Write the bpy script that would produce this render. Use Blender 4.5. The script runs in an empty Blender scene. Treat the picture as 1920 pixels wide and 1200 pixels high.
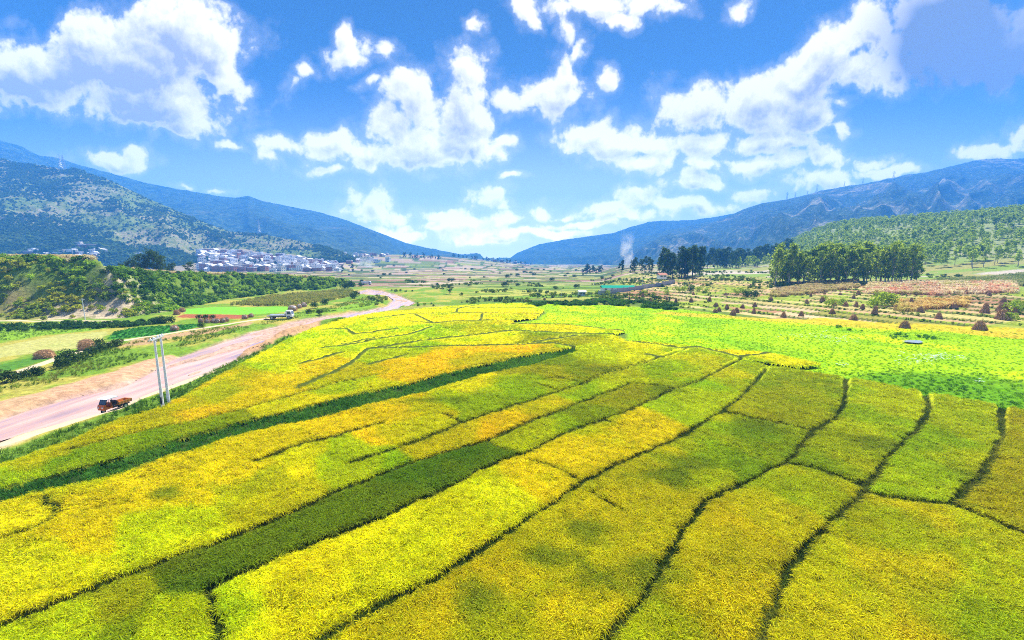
import bpy, bmesh, math, random
import numpy as np
from mathutils import Vector, Matrix, Euler
from collections import deque

R = math.radians
random.seed(7)
rng = np.random.default_rng(11)
scene = bpy.context.scene
COL = scene.collection

# ------------------------------------------------------------------ camera
CAM_H = 20.0
PITCH = 8.2
FOC = 765.0
cam_d = bpy.data.cameras.new('camera')
cam_d.sensor_width = 36.0
cam_d.lens = FOC / 1920.0 * 36.0
cam_d.clip_start = 0.5
cam_d.clip_end = 40000
cam = bpy.data.objects.new('camera', cam_d)
COL.objects.link(cam)
cam.location = (0, 0, CAM_H)
cam.rotation_euler = (R(90 - PITCH), 0, 0)
scene.camera = cam

SUN_AZ, SUN_EL = 22.0, 58.0     # degrees right of +Y, above the horizon
sun_d = bpy.data.lights.new('sun', 'SUN')
sun_d.energy = 5.0
sun_d.angle = R(0.5)
sun_d.color = (1.0, 0.95, 0.86)
sun = bpy.data.objects.new('sun', sun_d)
COL.objects.link(sun)
sun_dir = Vector((math.sin(R(SUN_AZ)) * math.cos(R(SUN_EL)), math.cos(R(SUN_AZ)) * math.cos(R(SUN_EL)), math.sin(R(SUN_EL))))
sun.rotation_euler = sun_dir.to_track_quat('Z', 'Y').to_euler()

scene.view_settings.view_transform = 'Standard'
scene.view_settings.look = 'None'
scene.view_settings.gamma = 1
scene.view_settings.use_curve_mapping = False
scene.view_settings.exposure = 1.35
scene.cycles.use_denoising = False
scene.cycles.filter_width = 1.0
try:
    scene.cycles.denoiser = 'OPENIMAGEDENOISE'
except Exception:
    pass
scene.cycles.max_bounces = 5
scene.cycles.diffuse_bounces = 3
scene.cycles.glossy_bounces = 2
scene.cycles.transmission_bounces = 3
scene.cycles.volume_bounces = 1
scene.cycles.transparent_max_bounces = 8
scene.cycles.volume_step_rate = 2.0

CP, SP = math.cos(R(PITCH)), math.sin(R(PITCH))


def ray(px, py):
    a = (px - 960.0) / FOC
    b = (600.0 - py) / FOC
    return a, CP + SP * b, -SP + CP * b


def at(px, py, z=0.0):
    a, F, U = ray(px, py)
    t = (CAM_H - z) / -U
    return a * t, F * t


def at_depth(px, py, Y):
    a, F, U = ray(px, py)
    t = Y / F
    return a * t, Y, CAM_H + U * t


def ats(pts, z=0.0):
    return np.array([at(p[0], p[1], z) for p in pts])


# ------------------------------------------------------------------ world
def build_world():
    w = bpy.data.worlds.new('World')
    scene.world = w
    w.use_nodes = True
    nt = w.node_tree
    nt.nodes.clear()

    def N(t, tree=nt, **kw):
        n = tree.nodes.new(t)
        for k, v in kw.items():
            setattr(n, k, v)
        return n

    def M(op, a, b=None, c=None, tree=nt, clamp=False):
        n = tree.nodes.new('ShaderNodeMath')
        n.operation = op
        n.use_clamp = clamp
        for i, v in enumerate((a, b, c)):
            if v is None:
                continue
            if isinstance(v, (int, float)):
                n.inputs[i].default_value = v
            else:
                tree.links.new(v, n.inputs[i])
        return n.outputs[0]

    # x, y, rx, ry, rot(deg)
    ell = [
        (240, 110, 200, 85, 0), (325, 65, 135, 82, 0), (95, 135, 130, 60, 0), (280, 190, 175, 55, 8), (40, 150, 120, 62, 0),
        (405, 95, 62, 62, 0), (335, 232, 95, 22, 0), (150, 85, 95, 45, -10), (-120, 140, 160, 60, 0), (430, 150, 34, 40, 0),
        (662, 105, 58, 26, -8), (722, 103, 24, 22, 0), (643, 70, 20, 24, 0), (565, 140, 34, 13, -10), (542, 163, 22, 22, 0),
        (882, 150, 46, 54, 0), (862, 212, 76, 60, 0), (765, 180, 48, 52, 0), (728, 240, 50, 45, 0), (810, 280, 125, 48, 0),
        (890, 275, 42, 45, 0), (690, 285, 80, 32, 0), (620, 272, 60, 30, 0), (530, 275, 64, 20, 0), (500, 298, 35, 16, 0), (605, 322, 30, 8, 0),
        (1030, 185, 70, 46, 0), (1052, 145, 32, 42, 0), (965, 190, 35, 26, 20), (1082, 95, 18, 30, 15), (1065, 55, 22, 30, 0), (950, 262, 22, 16, 0),
        (985, 18, 30, 26, 0), (1110, 10, 95, 30, 0), (1210, 8, 70, 26, 0), (1160, 35, 45, 22, 0), (1135, 145, 18, 24, 0),
        (1390, 14, 32, 18, -30),
        (1300, 205, 84, 45, 0), (1420, 195, 115, 48, 0), (1500, 215, 80, 50, 0), (1545, 110, 90, 60, -35), (1630, 65, 60, 60, 0), (1500, 155, 80, 30, 0),
        (1580, 245, 18, 24, 0), (1610, 130, 70, 40, 0),
        (1790, 60, 160, 85, 0), (1870, 105, 140, 60, -12), (1720, 30, 90, 60, 0), (2020, 60, 160, 90, 0), (1740, 120, 60, 40, 0),
        (1110, 255, 95, 30, 0), (1180, 270, 120, 36, 0), (1210, 305, 90, 26, 0), (1320, 270, 70, 34, 0),
        (1310, 345, 55, 22, 0), (1330, 305, 40, 14, 0), (1440, 305, 90, 26, 0), (1540, 298, 46, 24, 0), (1455, 268, 95, 26, 0),
        (1200, 374, 52, 20, 0), (1150, 396, 46, 10, 0), (1420, 362, 52, 17, 0), (1300, 390, 80, 16, 0), (1530, 338, 75, 22, 0), (1580, 190, 22, 11, 0),
        (690, 388, 56, 34, 0), (658, 372, 28, 18, 0), (740, 405, 46, 18, 0), (880, 418, 62, 20, 0), (920, 372, 42, 30, 0),
        (1010, 393, 40, 20, 0), (1065, 404, 44, 10, 0), (830, 430, 110, 14, 0), (970, 435, 110, 11, 0), (770, 440, 90, 14, 0), (1090, 420, 90, 9, 0),
        (215, 303, 80, 20, 0), (248, 292, 32, 20, 0), (430, 278, 36, 9, 20), (340, 350, 18, 5, 0), (405, 358, 24, 6, 0),
        (1880, 275, 80, 26, -10), (1915, 248, 34, 22, 0), (1640, 300, 34, 12, 0), (1670, 320, 62, 14, 0), (955, 330, 22, 6, 0), (892, 42, 15, 16, 0), (700, 156, 20, 10, 0),
        (1675, 132, 40, 40, 0), (900, 448, 90, 10, 0), (1040, 436, 80, 10, 0), (1180, 408, 70, 10, 0), (820, 412, 40, 12, 0), (950, 412, 46, 16, 0),
    ]
    # ---- cloud density in the plane gx = x/y, gz = z/y
    def density_group(ell):
        g = bpy.data.node_groups.new('cloud_density', 'ShaderNodeTree')
        g.interface.new_socket('Vector', in_out='INPUT', socket_type='NodeSocketVector')
        g.interface.new_socket('Density', in_out='OUTPUT', socket_type='NodeSocketFloat')
        gi = g.nodes.new('NodeGroupInput')
        go = g.nodes.new('NodeGroupOutput')
        P0 = gi.outputs[0]
        # warp
        wn = N('ShaderNodeTexNoise', g)
        wn.noise_dimensions = '2D'
        wn.inputs['Scale'].default_value = 7.0
        wn.inputs['Detail'].default_value = 4.0
        g.links.new(P0, wn.inputs['Vector'])
        wsub = N('ShaderNodeVectorMath', g, operation='SUBTRACT')
        g.links.new(wn.outputs['Color'], wsub.inputs[0])
        wsub.inputs[1].default_value = (.5, .5, .5)
        wsc = N('ShaderNodeVectorMath', g, operation='MULTIPLY_ADD')
        g.links.new(wsub.outputs[0], wsc.inputs[0])
        wsc.inputs[1].default_value = (.085, .07, 0)
        g.links.new(P0, wsc.inputs[2])
        PW = wsc.outputs[0]
        sp_ = N('ShaderNodeSeparateXYZ', g)
        g.links.new(PW, sp_.inputs[0])
        PWx, PWy = sp_.outputs[0], sp_.outputs[1]

        cur = None
        for (x, y, rx, ry, rot) in ell:
            a, F, U = ray(x, y)
            cx, cz = a / F, U / F
            sx, sz = rx / FOC / F, ry / FOC / F
            k = (sx * sz) ** 0.25 * 0.70
            mp = N('ShaderNodeMapping', g)
            mp.vector_type = 'TEXTURE'
            mp.inputs['Location'].default_value = (cx, cz, 0)
            mp.inputs['Rotation'].default_value = (0, 0, R(-rot))
            mp.inputs['Scale'].default_value = (sx, sz, 1e7)
            if cur is None:
                g.links.new(PW, mp.inputs['Vector'])
            else:           # carry the running value as z: keeps the shader's stack small
                cb = N('ShaderNodeCombineXYZ', g)
                g.links.new(PWx, cb.inputs[0])
                g.links.new(PWy, cb.inputs[1])
                g.links.new(cur, cb.inputs[2])
                g.links.new(cb.outputs[0], mp.inputs['Vector'])
            ln = N('ShaderNodeVectorMath', g, operation='LENGTH')
            g.links.new(mp.outputs[0], ln.inputs[0])
            e = M('MULTIPLY_ADD', ln.outputs['Value'], -k, k, tree=g)
            cur = e if cur is None else M('SMOOTH_MAX', cur, e, 0.03, tree=g)
        # limit the far negative
        cur = M('MAXIMUM', cur, -0.5, tree=g)
        fb = N('ShaderNodeTexNoise', g)
        fb.noise_dimensions = '2D'
        fb.inputs['Scale'].default_value = 11.0
        fb.inputs['Detail'].default_value = 9.0
        fb.inputs['Roughness'].default_value = 0.58
        g.links.new(P0, fb.inputs['Vector'])
        vo = N('ShaderNodeTexVoronoi', g)
        vo.voronoi_dimensions = '2D'
        vo.feature = 'F1'
        vo.inputs['Scale'].default_value = 20.0
        vo.inputs['Detail'].default_value = 3.0
        vo.inputs['Roughness'].default_value = 0.55
        vo.normalize = True
        g.links.new(PW, vo.inputs['Vector'])
        n1 = M('MULTIPLY_ADD', fb.outputs[0], 0.30, -0.155, tree=g)
        n2 = M('MULTIPLY_ADD', vo.outputs['Distance'], -0.17, 0.055, tree=g)
        s = M('ADD', cur, n1, tree=g)
        s = M('ADD', s, n2, tree=g)
        g.links.new(s, go.inputs[0])
        return g

    tc = N('ShaderNodeTexCoord')
    sep = N('ShaderNodeSeparateXYZ')
    nt.links.new(tc.outputs['Generated'], sep.inputs[0])
    X, Y, Z = sep.outputs
    Yc = M('MAXIMUM', Y, 0.12)
    gx = M('DIVIDE', X, Yc)
    gz = M('DIVIDE', Z, Yc)
    cmb = N('ShaderNodeCombineXYZ')
    nt.links.new(gx, cmb.inputs[0])
    nt.links.new(gz, cmb.inputs[1])
    G = cmb.outputs[0]

    def mixc(f, a, b):
        n = N('ShaderNodeMix', data_type='RGBA')
        nt.links.new(f, n.inputs[0])
        for i, v in ((6, a), (7, b)):
            if isinstance(v, tuple):
                n.inputs[i].default_value = (*v, 1)
            else:
                nt.links.new(v, n.inputs[i])
        return n.outputs[2]

    def sstep(v, lo, hi):
        n = N('ShaderNodeMapRange', interpolation_type='SMOOTHSTEP')
        nt.links.new(v, n.inputs[0])
        n.inputs[1].default_value = lo
        n.inputs[2].default_value = hi
        return n.outputs[0]

    sky = N('ShaderNodeTexSky', sky_type='NISHITA')
    sky.sun_disc = False
    sky.sun_elevation = R(SUN_EL)
    sky.sun_rotation = R(SUN_AZ)
    sky.altitude = 1500
    sky.air_density = 1.0
    sky.dust_density = 0.3
    sky.ozone_density = 3.0
    hs = N('ShaderNodeHueSaturation')
    hs.inputs['Saturation'].default_value = 1.25
    hs.inputs['Value'].default_value = 0.38
    nt.links.new(sky.outputs[0], hs.inputs['Color'])
    # milky air low over the far end of the valley and all round the horizon
    low = sstep(gz, .50, -.02)
    SKY = mixc(M('MULTIPLY', low, M('MULTIPLY', low, .75)), hs.outputs[0], (9.0, 10.0, 11.0))
    LIT, GREY, THICK = (0.62, 0.575, 0.52), (0.23, 0.235, 0.26), (0.115, 0.135, 0.175)

    def background(D0, sh, grey=None):
        alpha = sstep(D0, -0.012, 0.075)
        thin = sstep(D0, -0.09, 0.06)          # faint veil round the clouds
        alpha = M('MAXIMUM', alpha, M('MULTIPLY', thin, 0.22))
        ccol = mixc(sh, LIT, grey or GREY)
        csc = N('ShaderNodeVectorMath', operation='SCALE')
        nt.links.new(ccol, csc.inputs[0])
        nt.links.new(M('MULTIPLY_ADD', sstep(gz, .36, .02), 11.0, 10.0), csc.inputs['Scale'])      # the strength below is 0.1
        bg = N('ShaderNodeBackground')
        bg.inputs['Strength'].default_value = 0.1
        nt.links.new(mixc(alpha, SKY, csc.outputs[0]), bg.inputs['Color'])
        return bg.outputs[0]

    # direction to the sun in that plane
    sgx = sun_dir.x / sun_dir.y
    sgz = sun_dir.z / sun_dir.y
    tosun = N('ShaderNodeVectorMath', operation='SUBTRACT')
    tosun.inputs[0].default_value = (sgx, sgz, 0)
    nt.links.new(G, tosun.inputs[1])
    nrm = N('ShaderNodeVectorMath', operation='NORMALIZE')
    nt.links.new(tosun.outputs[0], nrm.inputs[0])

    def band(x0, x1):
        sel = []
        for e in ell:
            a, F, U = ray(e[0], e[1])
            r = max(e[2], e[3]) / FOC / F
            if x0 - 1.5 * r - .12 < a / F < x1 + 1.5 * r + .12:
                sel.append(e)
        g = density_group(sel)

        def dens(step):
            gn = N('ShaderNodeGroup')
            gn.node_tree = g
            if step == 0:
                nt.links.new(G, gn.inputs[0])
            else:
                ma = N('ShaderNodeVectorMath', operation='MULTIPLY_ADD')
                nt.links.new(nrm.outputs[0], ma.inputs[0])
                ma.inputs[1].default_value = (step, step, step)
                nt.links.new(G, ma.inputs[2])
                nt.links.new(ma.outputs[0], gn.inputs[0])
            return gn.outputs[0]
        D0, D1, D2 = dens(0), dens(0.02), dens(0.07)
        sh = M('ADD', M('MULTIPLY', sstep(D1, 0.03, 0.20), 0.45), M('MULTIPLY', sstep(D2, 0.0, 0.19), 0.75))
        slope = M('MULTIPLY', M('SUBTRACT', D1, D0), 2.6)      # denser towards the sun: in the shade of its own puffs
        sh = M('ADD', M('MULTIPLY', sh, 0.85), slope)
        sh = M('MULTIPLY', sh, sstep(D0, 0.0, 0.11), clamp=True)
        grey = None
        if x1 > 1.0:
            # the big cloud over the right of the valley is thick and lets little light through
            thick = N('ShaderNodeMapping', vector_type='TEXTURE')
            a_, F_, U_ = ray(1850, 80)
            thick.inputs['Location'].default_value = (a_ / F_, U_ / F_, 0)
            thick.inputs['Scale'].default_value = (0.30, 0.17, 1)
            nt.links.new(G, thick.inputs['Vector'])
            tl = N('ShaderNodeVectorMath', operation='LENGTH')
            nt.links.new(thick.outputs[0], tl.inputs[0])
            tk = sstep(tl.outputs['Value'], 1.15, 0.5)
            tn = N('ShaderNodeTexNoise')
            tn.noise_dimensions = '2D'
            tn.inputs['Scale'].default_value = 5.0
            tn.inputs['Detail'].default_value = 5.0
            nt.links.new(G, tn.inputs['Vector'])
            tk = M('MULTIPLY', tk, M('MULTIPLY_ADD', tn.outputs[0], 1.3, .42), clamp=True)
            sh = M('MAXIMUM', sh, tk)
            grey = mixc(tk, GREY, THICK)
        return background(D0, sh, grey)

    def pick(f, a, b):
        n = N('ShaderNodeMixShader')
        nt.links.new(f, n.inputs[0])
        nt.links.new(a, n.inputs[1])
        nt.links.new(b, n.inputs[2])
        return n.outputs[0]

    # generic cumulus for the rest of the sky (behind, beside and above the view)
    zc = M('ADD', M('MAXIMUM', Z, 0.0), 0.18)
    pl = N('ShaderNodeCombineXYZ')
    nt.links.new(M('DIVIDE', X, zc), pl.inputs[0])
    nt.links.new(M('DIVIDE', Y, zc), pl.inputs[1])
    gnz = N('ShaderNodeTexNoise')
    gnz.noise_dimensions = '2D'
    gnz.inputs['Scale'].default_value = 1.1
    gnz.inputs['Detail'].default_value = 6.0
    nt.links.new(pl.outputs[0], gnz.inputs['Vector'])
    Dg = M('MULTIPLY_ADD', gnz.outputs[0], 0.8, -0.44)
    Dg = M('MULTIPLY_ADD', M('LESS_THAN', Z, 0.0), -1.0, Dg)
    rest = background(Dg, M('MULTIPLY', sstep(Dg, 0.05, 0.2), .7))
    E0, E1, E2 = -0.62, 0.02, 0.52
    left = pick(M('GREATER_THAN', gx, E0), band(-9, E0), band(E0, E1))
    right = pick(M('GREATER_THAN', gx, E2), band(E1, E2), band(E2, 9))
    view = pick(M('GREATER_THAN', gx, E1), left, right)
    inside = M('MULTIPLY', M('MULTIPLY', M('LESS_THAN', M('ABSOLUTE', gx), 1.6), M('LESS_THAN', gz, 0.86)), M('MULTIPLY', M('GREATER_THAN', Y, 0.2), M('GREATER_THAN', Z, -0.02)))
    out = N('ShaderNodeOutputWorld')
    nt.links.new(pick(inside, rest, view), out.inputs['Surface'])
    w.cycles.sampling_method = 'MANUAL'
    w.cycles.sample_map_resolution = 512


build_world()


# ------------------------------------------------------------------ helpers
def tag(o, label=None, cat=None, group=None, kind=None):
    if label:
        o['label'] = label
    if cat:
        o['category'] = cat
    if group:
        o['group'] = group
    if kind:
        o['kind'] = kind
    return o


def hash2(ix, iy, seed):
    h = (ix.astype(np.int64) * 374761393 + iy.astype(np.int64) * 668265263 + seed * 1274126177) & 0xffffffff
    h = ((h ^ (h >> 13)) * 1274126177) & 0xffffffff
    return ((h ^ (h >> 16)) & 0xffffff) / float(0xffffff)


def vnoise(x, y, seed=0):
    x = np.asarray(x, float)
    y = np.asarray(y, float)
    ix, iy = np.floor(x), np.floor(y)
    fx, fy = x - ix, y - iy
    fx = fx * fx * fx * (fx * (fx * 6 - 15) + 10)
    fy = fy * fy * fy * (fy * (fy * 6 - 15) + 10)
    a = hash2(ix, iy, seed)
    b = hash2(ix + 1, iy, seed)
    c = hash2(ix, iy + 1, seed)
    d = hash2(ix + 1, iy + 1, seed)
    return (a + (b - a) * fx) * (1 - fy) + (c + (d - c) * fx) * fy


def fbm(x, y, oct=4, seed=0, gain=.5):
    s = 0
    a = 1.0
    t = 0
    for i in range(oct):
        s = s + a * vnoise(x * 2 ** i + 17.3 * i, y * 2 ** i - 9.1 * i, seed + i)
        t += a
        a *= gain
    return s / t          # 0..1


def ridged(x, y, oct=4, seed=0):
    s = 0
    a = 1.0
    t = 0
    for i in range(oct):
        n = 1 - np.abs(2 * vnoise(x * 2 ** i + 5.7 * i, y * 2 ** i + 3.3 * i, seed + i) - 1)
        s = s + a * n
        t += a
        a *= .5
    return s / t


def smooth(lo, hi, v):
    t = np.clip((v - lo) / (hi - lo), 0, 1)
    return t * t * (3 - 2 * t)


def line_dist(L, x, y, cull=None):
    """distance of points to the polyline L (n,2); also the parameter of the closest point"""
    best = np.full(x.shape, 1e9)
    par = np.zeros(x.shape)
    for i in range(len(L) - 1):
        ax, ay = L[i]
        bx, by = L[i + 1]
        dx, dy = bx - ax, by - ay
        l2 = dx * dx + dy * dy + 1e-9
        t = np.clip(((x - ax) * dx + (y - ay) * dy) / l2, 0, 1)
        d = np.hypot(x - ax - t * dx, y - ay - t * dy)
        m = d < best
        best = np.where(m, d, best)
        par = np.where(m, i + t, par)
    return best, par


def in_poly(P, x, y):
    r = np.zeros(x.shape, bool)
    n = len(P)
    for i in range(n):
        x0, y0 = P[i]
        x1, y1 = P[(i + 1) % n]
        if y0 == y1:
            continue
        c = ((y0 > y) != (y1 > y)) & (x < (x1 - x0) * (y - y0) / (y1 - y0) + x0)
        r ^= c
    return r


def sd_poly(P, x, y):
    """signed distance, positive inside; culled to the polygon's bounding box"""
    P = np.asarray(P)
    out = np.full(x.shape, -99.0)
    pad = 14
    m = (x > P[:, 0].min() - pad) & (x < P[:, 0].max() + pad) & (y > P[:, 1].min() - pad) & (y < P[:, 1].max() + pad)
    xs, ys = x[m], y[m]
    d, _ = line_dist(np.vstack([P, P[:1]]), xs, ys)
    out[m] = np.where(in_poly(P, xs, ys), d, -d)
    return out


def mesh_np(name, verts, faces, mat=None, smooth_=False, attrs=None):
    me = bpy.data.meshes.new(name)
    verts = np.asarray(verts, np.float32)
    faces = np.asarray(faces, np.int32)
    k = faces.shape[1]
    me.vertices.add(len(verts))
    me.vertices.foreach_set('co', verts.ravel())
    me.loops.add(faces.size)
    me.loops.foreach_set('vertex_index', faces.ravel())
    me.polygons.add(len(faces))
    me.polygons.foreach_set('loop_start', np.arange(0, faces.size, k, dtype=np.int32))
    if smooth_:
        me.polygons.foreach_set('use_smooth', np.ones(len(faces), bool))
    me.update(calc_edges=True)
    for an, (typ, data) in (attrs or {}).items():
        at_ = me.attributes.new(an, typ, 'POINT')
        data = np.asarray(data, np.float32)
        if typ == 'FLOAT':
            at_.data.foreach_set('value', data.ravel())
        elif typ == 'FLOAT_COLOR':
            d4 = np.ones((len(data), 4), np.float32)
            d4[:, :3] = data
            at_.data.foreach_set('color', d4.ravel())
        else:
            at_.data.foreach_set('vector', data.ravel())
    if mat:
        for m in (mat if isinstance(mat, (list, tuple)) else [mat]):
            me.materials.append(m)
    return me


def link(name, me, parent=None, loc=None):
    o = bpy.data.objects.new(name, me)
    COL.objects.link(o)
    if parent:
        o.parent = parent
    if loc is not None:
        o.location = loc
    return o


def empty(name, loc, rz=0.0):
    o = bpy.data.objects.new(name, None)
    COL.objects.link(o)
    o.location = loc
    o.rotation_euler = (0, 0, rz)
    o.empty_display_size = 0.3
    return o


class MB:
    """collects simple solids, builds them as one mesh"""

    def __init__(s):
        s.v, s.f, s.m = [], [], []

    def add(s, vs, fs, mi=0):
        o = len(s.v)
        s.v += [tuple(v) for v in vs]
        s.f += [tuple(i + o for i in f) for f in fs]
        s.m += [mi] * len(fs)

    def box(s, c, d, rz=0.0, mi=0, taper=1.0, M=None):
        x, y, z = d[0] / 2, d[1] / 2, d[2] / 2
        vs = []
        for sz in (-1, 1):
            k = taper if sz > 0 else 1
            for sx, sy in ((-1, -1), (1, -1), (1, 1), (-1, 1)):
                vs.append(Vector((sx * x * k, sy * y * k, sz * z)))
        rm = Matrix.Rotation(rz, 3, 'Z') if M is None else M
        vs = [rm @ v + Vector(c) for v in vs]
        s.add(vs, [(3, 2, 1, 0), (4, 5, 6, 7), (0, 1, 5, 4), (1, 2, 6, 5), (2, 3, 7, 6), (3, 0, 4, 7)], mi)

    def bar(s, p, q, r, r2=None, n=6, mi=0, cap=True):
        p, q = Vector(p), Vector(q)
        r2 = r if r2 is None else r2
        d = (q - p).normalized()
        u = d.orthogonal().normalized()
        w = d.cross(u)
        vs = []
        for c, rr in ((p, r), (q, r2)):
            for i in range(n):
                a = 2 * math.pi * i / n
                vs.append(c + u * math.cos(a) * rr + w * math.sin(a) * rr)
        fs = [(i, (i + 1) % n, n + (i + 1) % n, n + i) for i in range(n)]
        if cap:
            fs += [tuple(range(n - 1, -1, -1)), tuple(range(n, 2 * n))]
        s.add(vs, fs, mi)

    def tube(s, pts, r, n=6, mi=0):
        for i in range(len(pts) - 1):
            s.bar(pts[i], pts[i + 1], r if isinstance(r, (int, float)) else r[i], r if isinstance(r, (int, float)) else r[i + 1], n, mi)

    def prism(s, prof, y0, y1, mi=0, M=None):
        """prof: (x,z) outline extruded along y"""
        n = len(prof)
        vs = [(p[0], y0, p[1]) for p in prof] + [(p[0], y1, p[1]) for p in prof]
        fs = [(i, (i + 1) % n, n + (i + 1) % n, n + i) for i in range(n)] + [tuple(range(n - 1, -1, -1)), tuple(range(n, 2 * n))]
        s.add(vs, fs, mi)

    def mesh(s, name, mats, smooth_=False):
        me = bpy.data.meshes.new(name)
        me.from_pydata(s.v, [], s.f)
        for m in (mats if isinstance(mats, (list, tuple)) else [mats]):
            me.materials.append(m)
        me.polygons.foreach_set('material_index', s.m)
        if smooth_:
            me.polygons.foreach_set('use_smooth', [True] * len(s.f))
        me.update()
        return me

    def build(s, name, mats, parent=None, loc=None, smooth_=False):
        return link(name, s.mesh(name, mats, smooth_), parent, loc)


# ------------------------------------------------------------------ materials
def new_mat(name):
    m = bpy.data.materials.new(name)
    m.use_nodes = True
    nt = m.node_tree
    nt.nodes.clear()
    out = nt.nodes.new('ShaderNodeOutputMaterial')
    return m, nt, out


class NT:
    def __init__(s, nt):
        s.nt = nt

    def n(s, t, **kw):
        n = s.nt.nodes.new(t)
        for k, v in kw.items():
            setattr(n, k, v)
        return n

    def l(s, a, b):
        s.nt.links.new(a, b)

    def setin(s, sock, v):
        if isinstance(v, tuple):
            sock.default_value = (*v, 1) if len(v) == 3 and len(sock.default_value) == 4 else v
        elif isinstance(v, (int, float)):
            sock.default_value = v
        else:
            s.l(v, sock)

    def math(s, op, a, b=None, clamp=False):
        n = s.n('ShaderNodeMath', operation=op, use_clamp=clamp)
        s.setin(n.inputs[0], a)
        if b is not None:
            s.setin(n.inputs[1], b)
        return n.outputs[0]

    def noise(s, vec, scale, detail=4, rough=.55, out='Fac'):
        n = s.n('ShaderNodeTexNoise')
        n.inputs['Scale'].default_value = scale
        n.inputs['Detail'].default_value = detail
        n.inputs['Roughness'].default_value = rough
        if vec is not None:
            s.l(vec, n.inputs['Vector'])
        return n.outputs[0] if out == 'Fac' else n.outputs['Color']

    def ramp(s, v, lo, hi):
        n = s.n('ShaderNodeMapRange', interpolation_type='SMOOTHSTEP')
        s.l(v, n.inputs[0])
        n.inputs[1].default_value = lo
        n.inputs[2].default_value = hi
        return n.outputs[0]

    def mix(s, f, a, b, mode='MIX'):
        n = s.n('ShaderNodeMix', data_type='RGBA', blend_type=mode)
        s.setin(n.inputs[0], f)
        s.setin(n.inputs[6], a)
        s.setin(n.inputs[7], b)
        return n.outputs[2]

    def scale(s, col, f):
        n = s.n('ShaderNodeVectorMath', operation='SCALE')
        s.setin(n.inputs[0], col)
        s.setin(n.inputs['Scale'], f)
        return n.outputs[0]

    def pos(s):
        return s.n('ShaderNodeNewGeometry').outputs['Position']

    def bump(s, h, strength=.5, dist=.1):
        n = s.n('ShaderNodeBump')
        n.inputs['Strength'].default_value = strength
        n.inputs['Distance'].default_value = dist
        s.l(h, n.inputs['Height'])
        return n.outputs[0]

    def bsdf(s, col, rough=.8, spec=.2, normal=None, metal=0.0):
        n = s.n('ShaderNodeBsdfPrincipled')
        s.setin(n.inputs['Base Color'], col)
        n.inputs['Roughness'].default_value = rough
        n.inputs['Specular IOR Level'].default_value = spec
        n.inputs['Metallic'].default_value = metal
        if normal is not None:
            s.l(normal, n.inputs['Normal'])
        return n.outputs[0]

    def attr(s, name, typ='GEOMETRY'):
        n = s.n('ShaderNodeAttribute', attribute_name=name, attribute_type=typ)
        return n


def simple(name, col, rough=.7, spec=.3, var=.25, scale=3.0, metal=0.0, bump=0.0, obj=True):
    m, nt, out = new_mat(name)
    t = NT(nt)
    v = t.n('ShaderNodeTexCoord').outputs['Object'] if obj else t.pos()
    n = t.noise(v, scale, 5)
    c = t.mix(n, tuple(x * (1 - var) for x in col), tuple(min(1, x * (1 + var)) for x in col))
    nor = t.bump(t.noise(v, scale * 4, 4), bump, .05) if bump else None
    t.l(t.bsdf(c, rough, spec, nor, metal), out.inputs['Surface'])
    return m


def leafy(name, cols, transl=.4, rough=.6, instancer=False, jitter=.5):
    """leaf material: random colour per leaf between the given colours, part of the light passes through"""
    m, nt, out = new_mat(name)
    t = NT(nt)
    g = t.n('ShaderNodeNewGeometry')
    if instancer:
        base = t.attr('tint', 'INSTANCER').outputs['Color']
        r = t.math('MULTIPLY_ADD', g.outputs['Random Per Island'], jitter)
        r.node.inputs[2].default_value = 1 - jitter / 2
        c = t.scale(base, r)
        shift = t.mix(g.outputs['Random Per Island'], (1.06, .98, 1.0), (.86, 1.04, 1.0))
        c = t.mix(1.0, c, shift, 'MULTIPLY')
    else:
        oi = t.n('ShaderNodeObjectInfo').outputs['Random']
        cr = t.n('ShaderNodeValToRGB')
        cr.color_ramp.elements[0].color = (*cols[0], 1)
        cr.color_ramp.elements[1].color = (*cols[-1], 1)
        for i, cc in enumerate(cols[1:-1]):
            e = cr.color_ramp.elements.new((i + 1) / (len(cols) - 1))
            e.color = (*cc, 1)
        f = t.math('ADD', t.math('MULTIPLY', g.outputs['Random Per Island'], .7), t.math('MULTIPLY', oi, .3))
        t.l(f, cr.inputs[0])
        c = cr.outputs[0]
    d = t.bsdf(c, rough, .06)
    tr = t.n('ShaderNodeBsdfTranslucent')
    t.l(c, tr.inputs['Color'])
    mx = t.n('ShaderNodeMixShader')
    mx.inputs[0].default_value = transl
    t.l(d, mx.inputs[1])
    t.l(tr.outputs[0], mx.inputs[2])
    t.l(mx.outputs[0], out.inputs['Surface'])
    return m


M_CONC = simple('concrete', (.7, .71, .72), .75, .3, .15, 2.0)
M_STEEL = simple('galvanised_steel', (.5, .52, .55), .45, .5, .1, 1.0, metal=.3)
M_DARK = simple('dark_paint', (.02, .02, .025), .5, .4, .2)
M_GLASS = simple('window_glass', (.05, .07, .09), .08, .8, .1)
M_WHITE = simple('white_render', (.78, .77, .75), .8, .3, .06, .3)
M_CREAM = simple('cream_render', (.62, .57, .5), .8, .3, .1, .3)
M_BRICK = simple('red_brick', (.35, .14, .09), .85, .2, .2, .5)
M_TILE = simple('pale_roof', (.55, .54, .54), .8, .3, .15, .6)
M_BARK = simple('bark', (.17, .14, .11), .9, .1, .35, 1.5)
M_PALEBARK = simple('pale_bark', (.34, .3, .24), .9, .1, .3, 1.5)
M_ORANGE = simple('orange_paint', (.62, .13, .02), .4, .45, .2, 4.0)
M_RUST = simple('rusty_orange', (.5, .2, .04), .7, .3, .4, 5.0)
M_RUBBER = simple('rubber', (.025, .025, .025), .8, .2, .2)
M_RED = simple('red_paint', (.45, .03, .03), .45, .4, .15)
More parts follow.
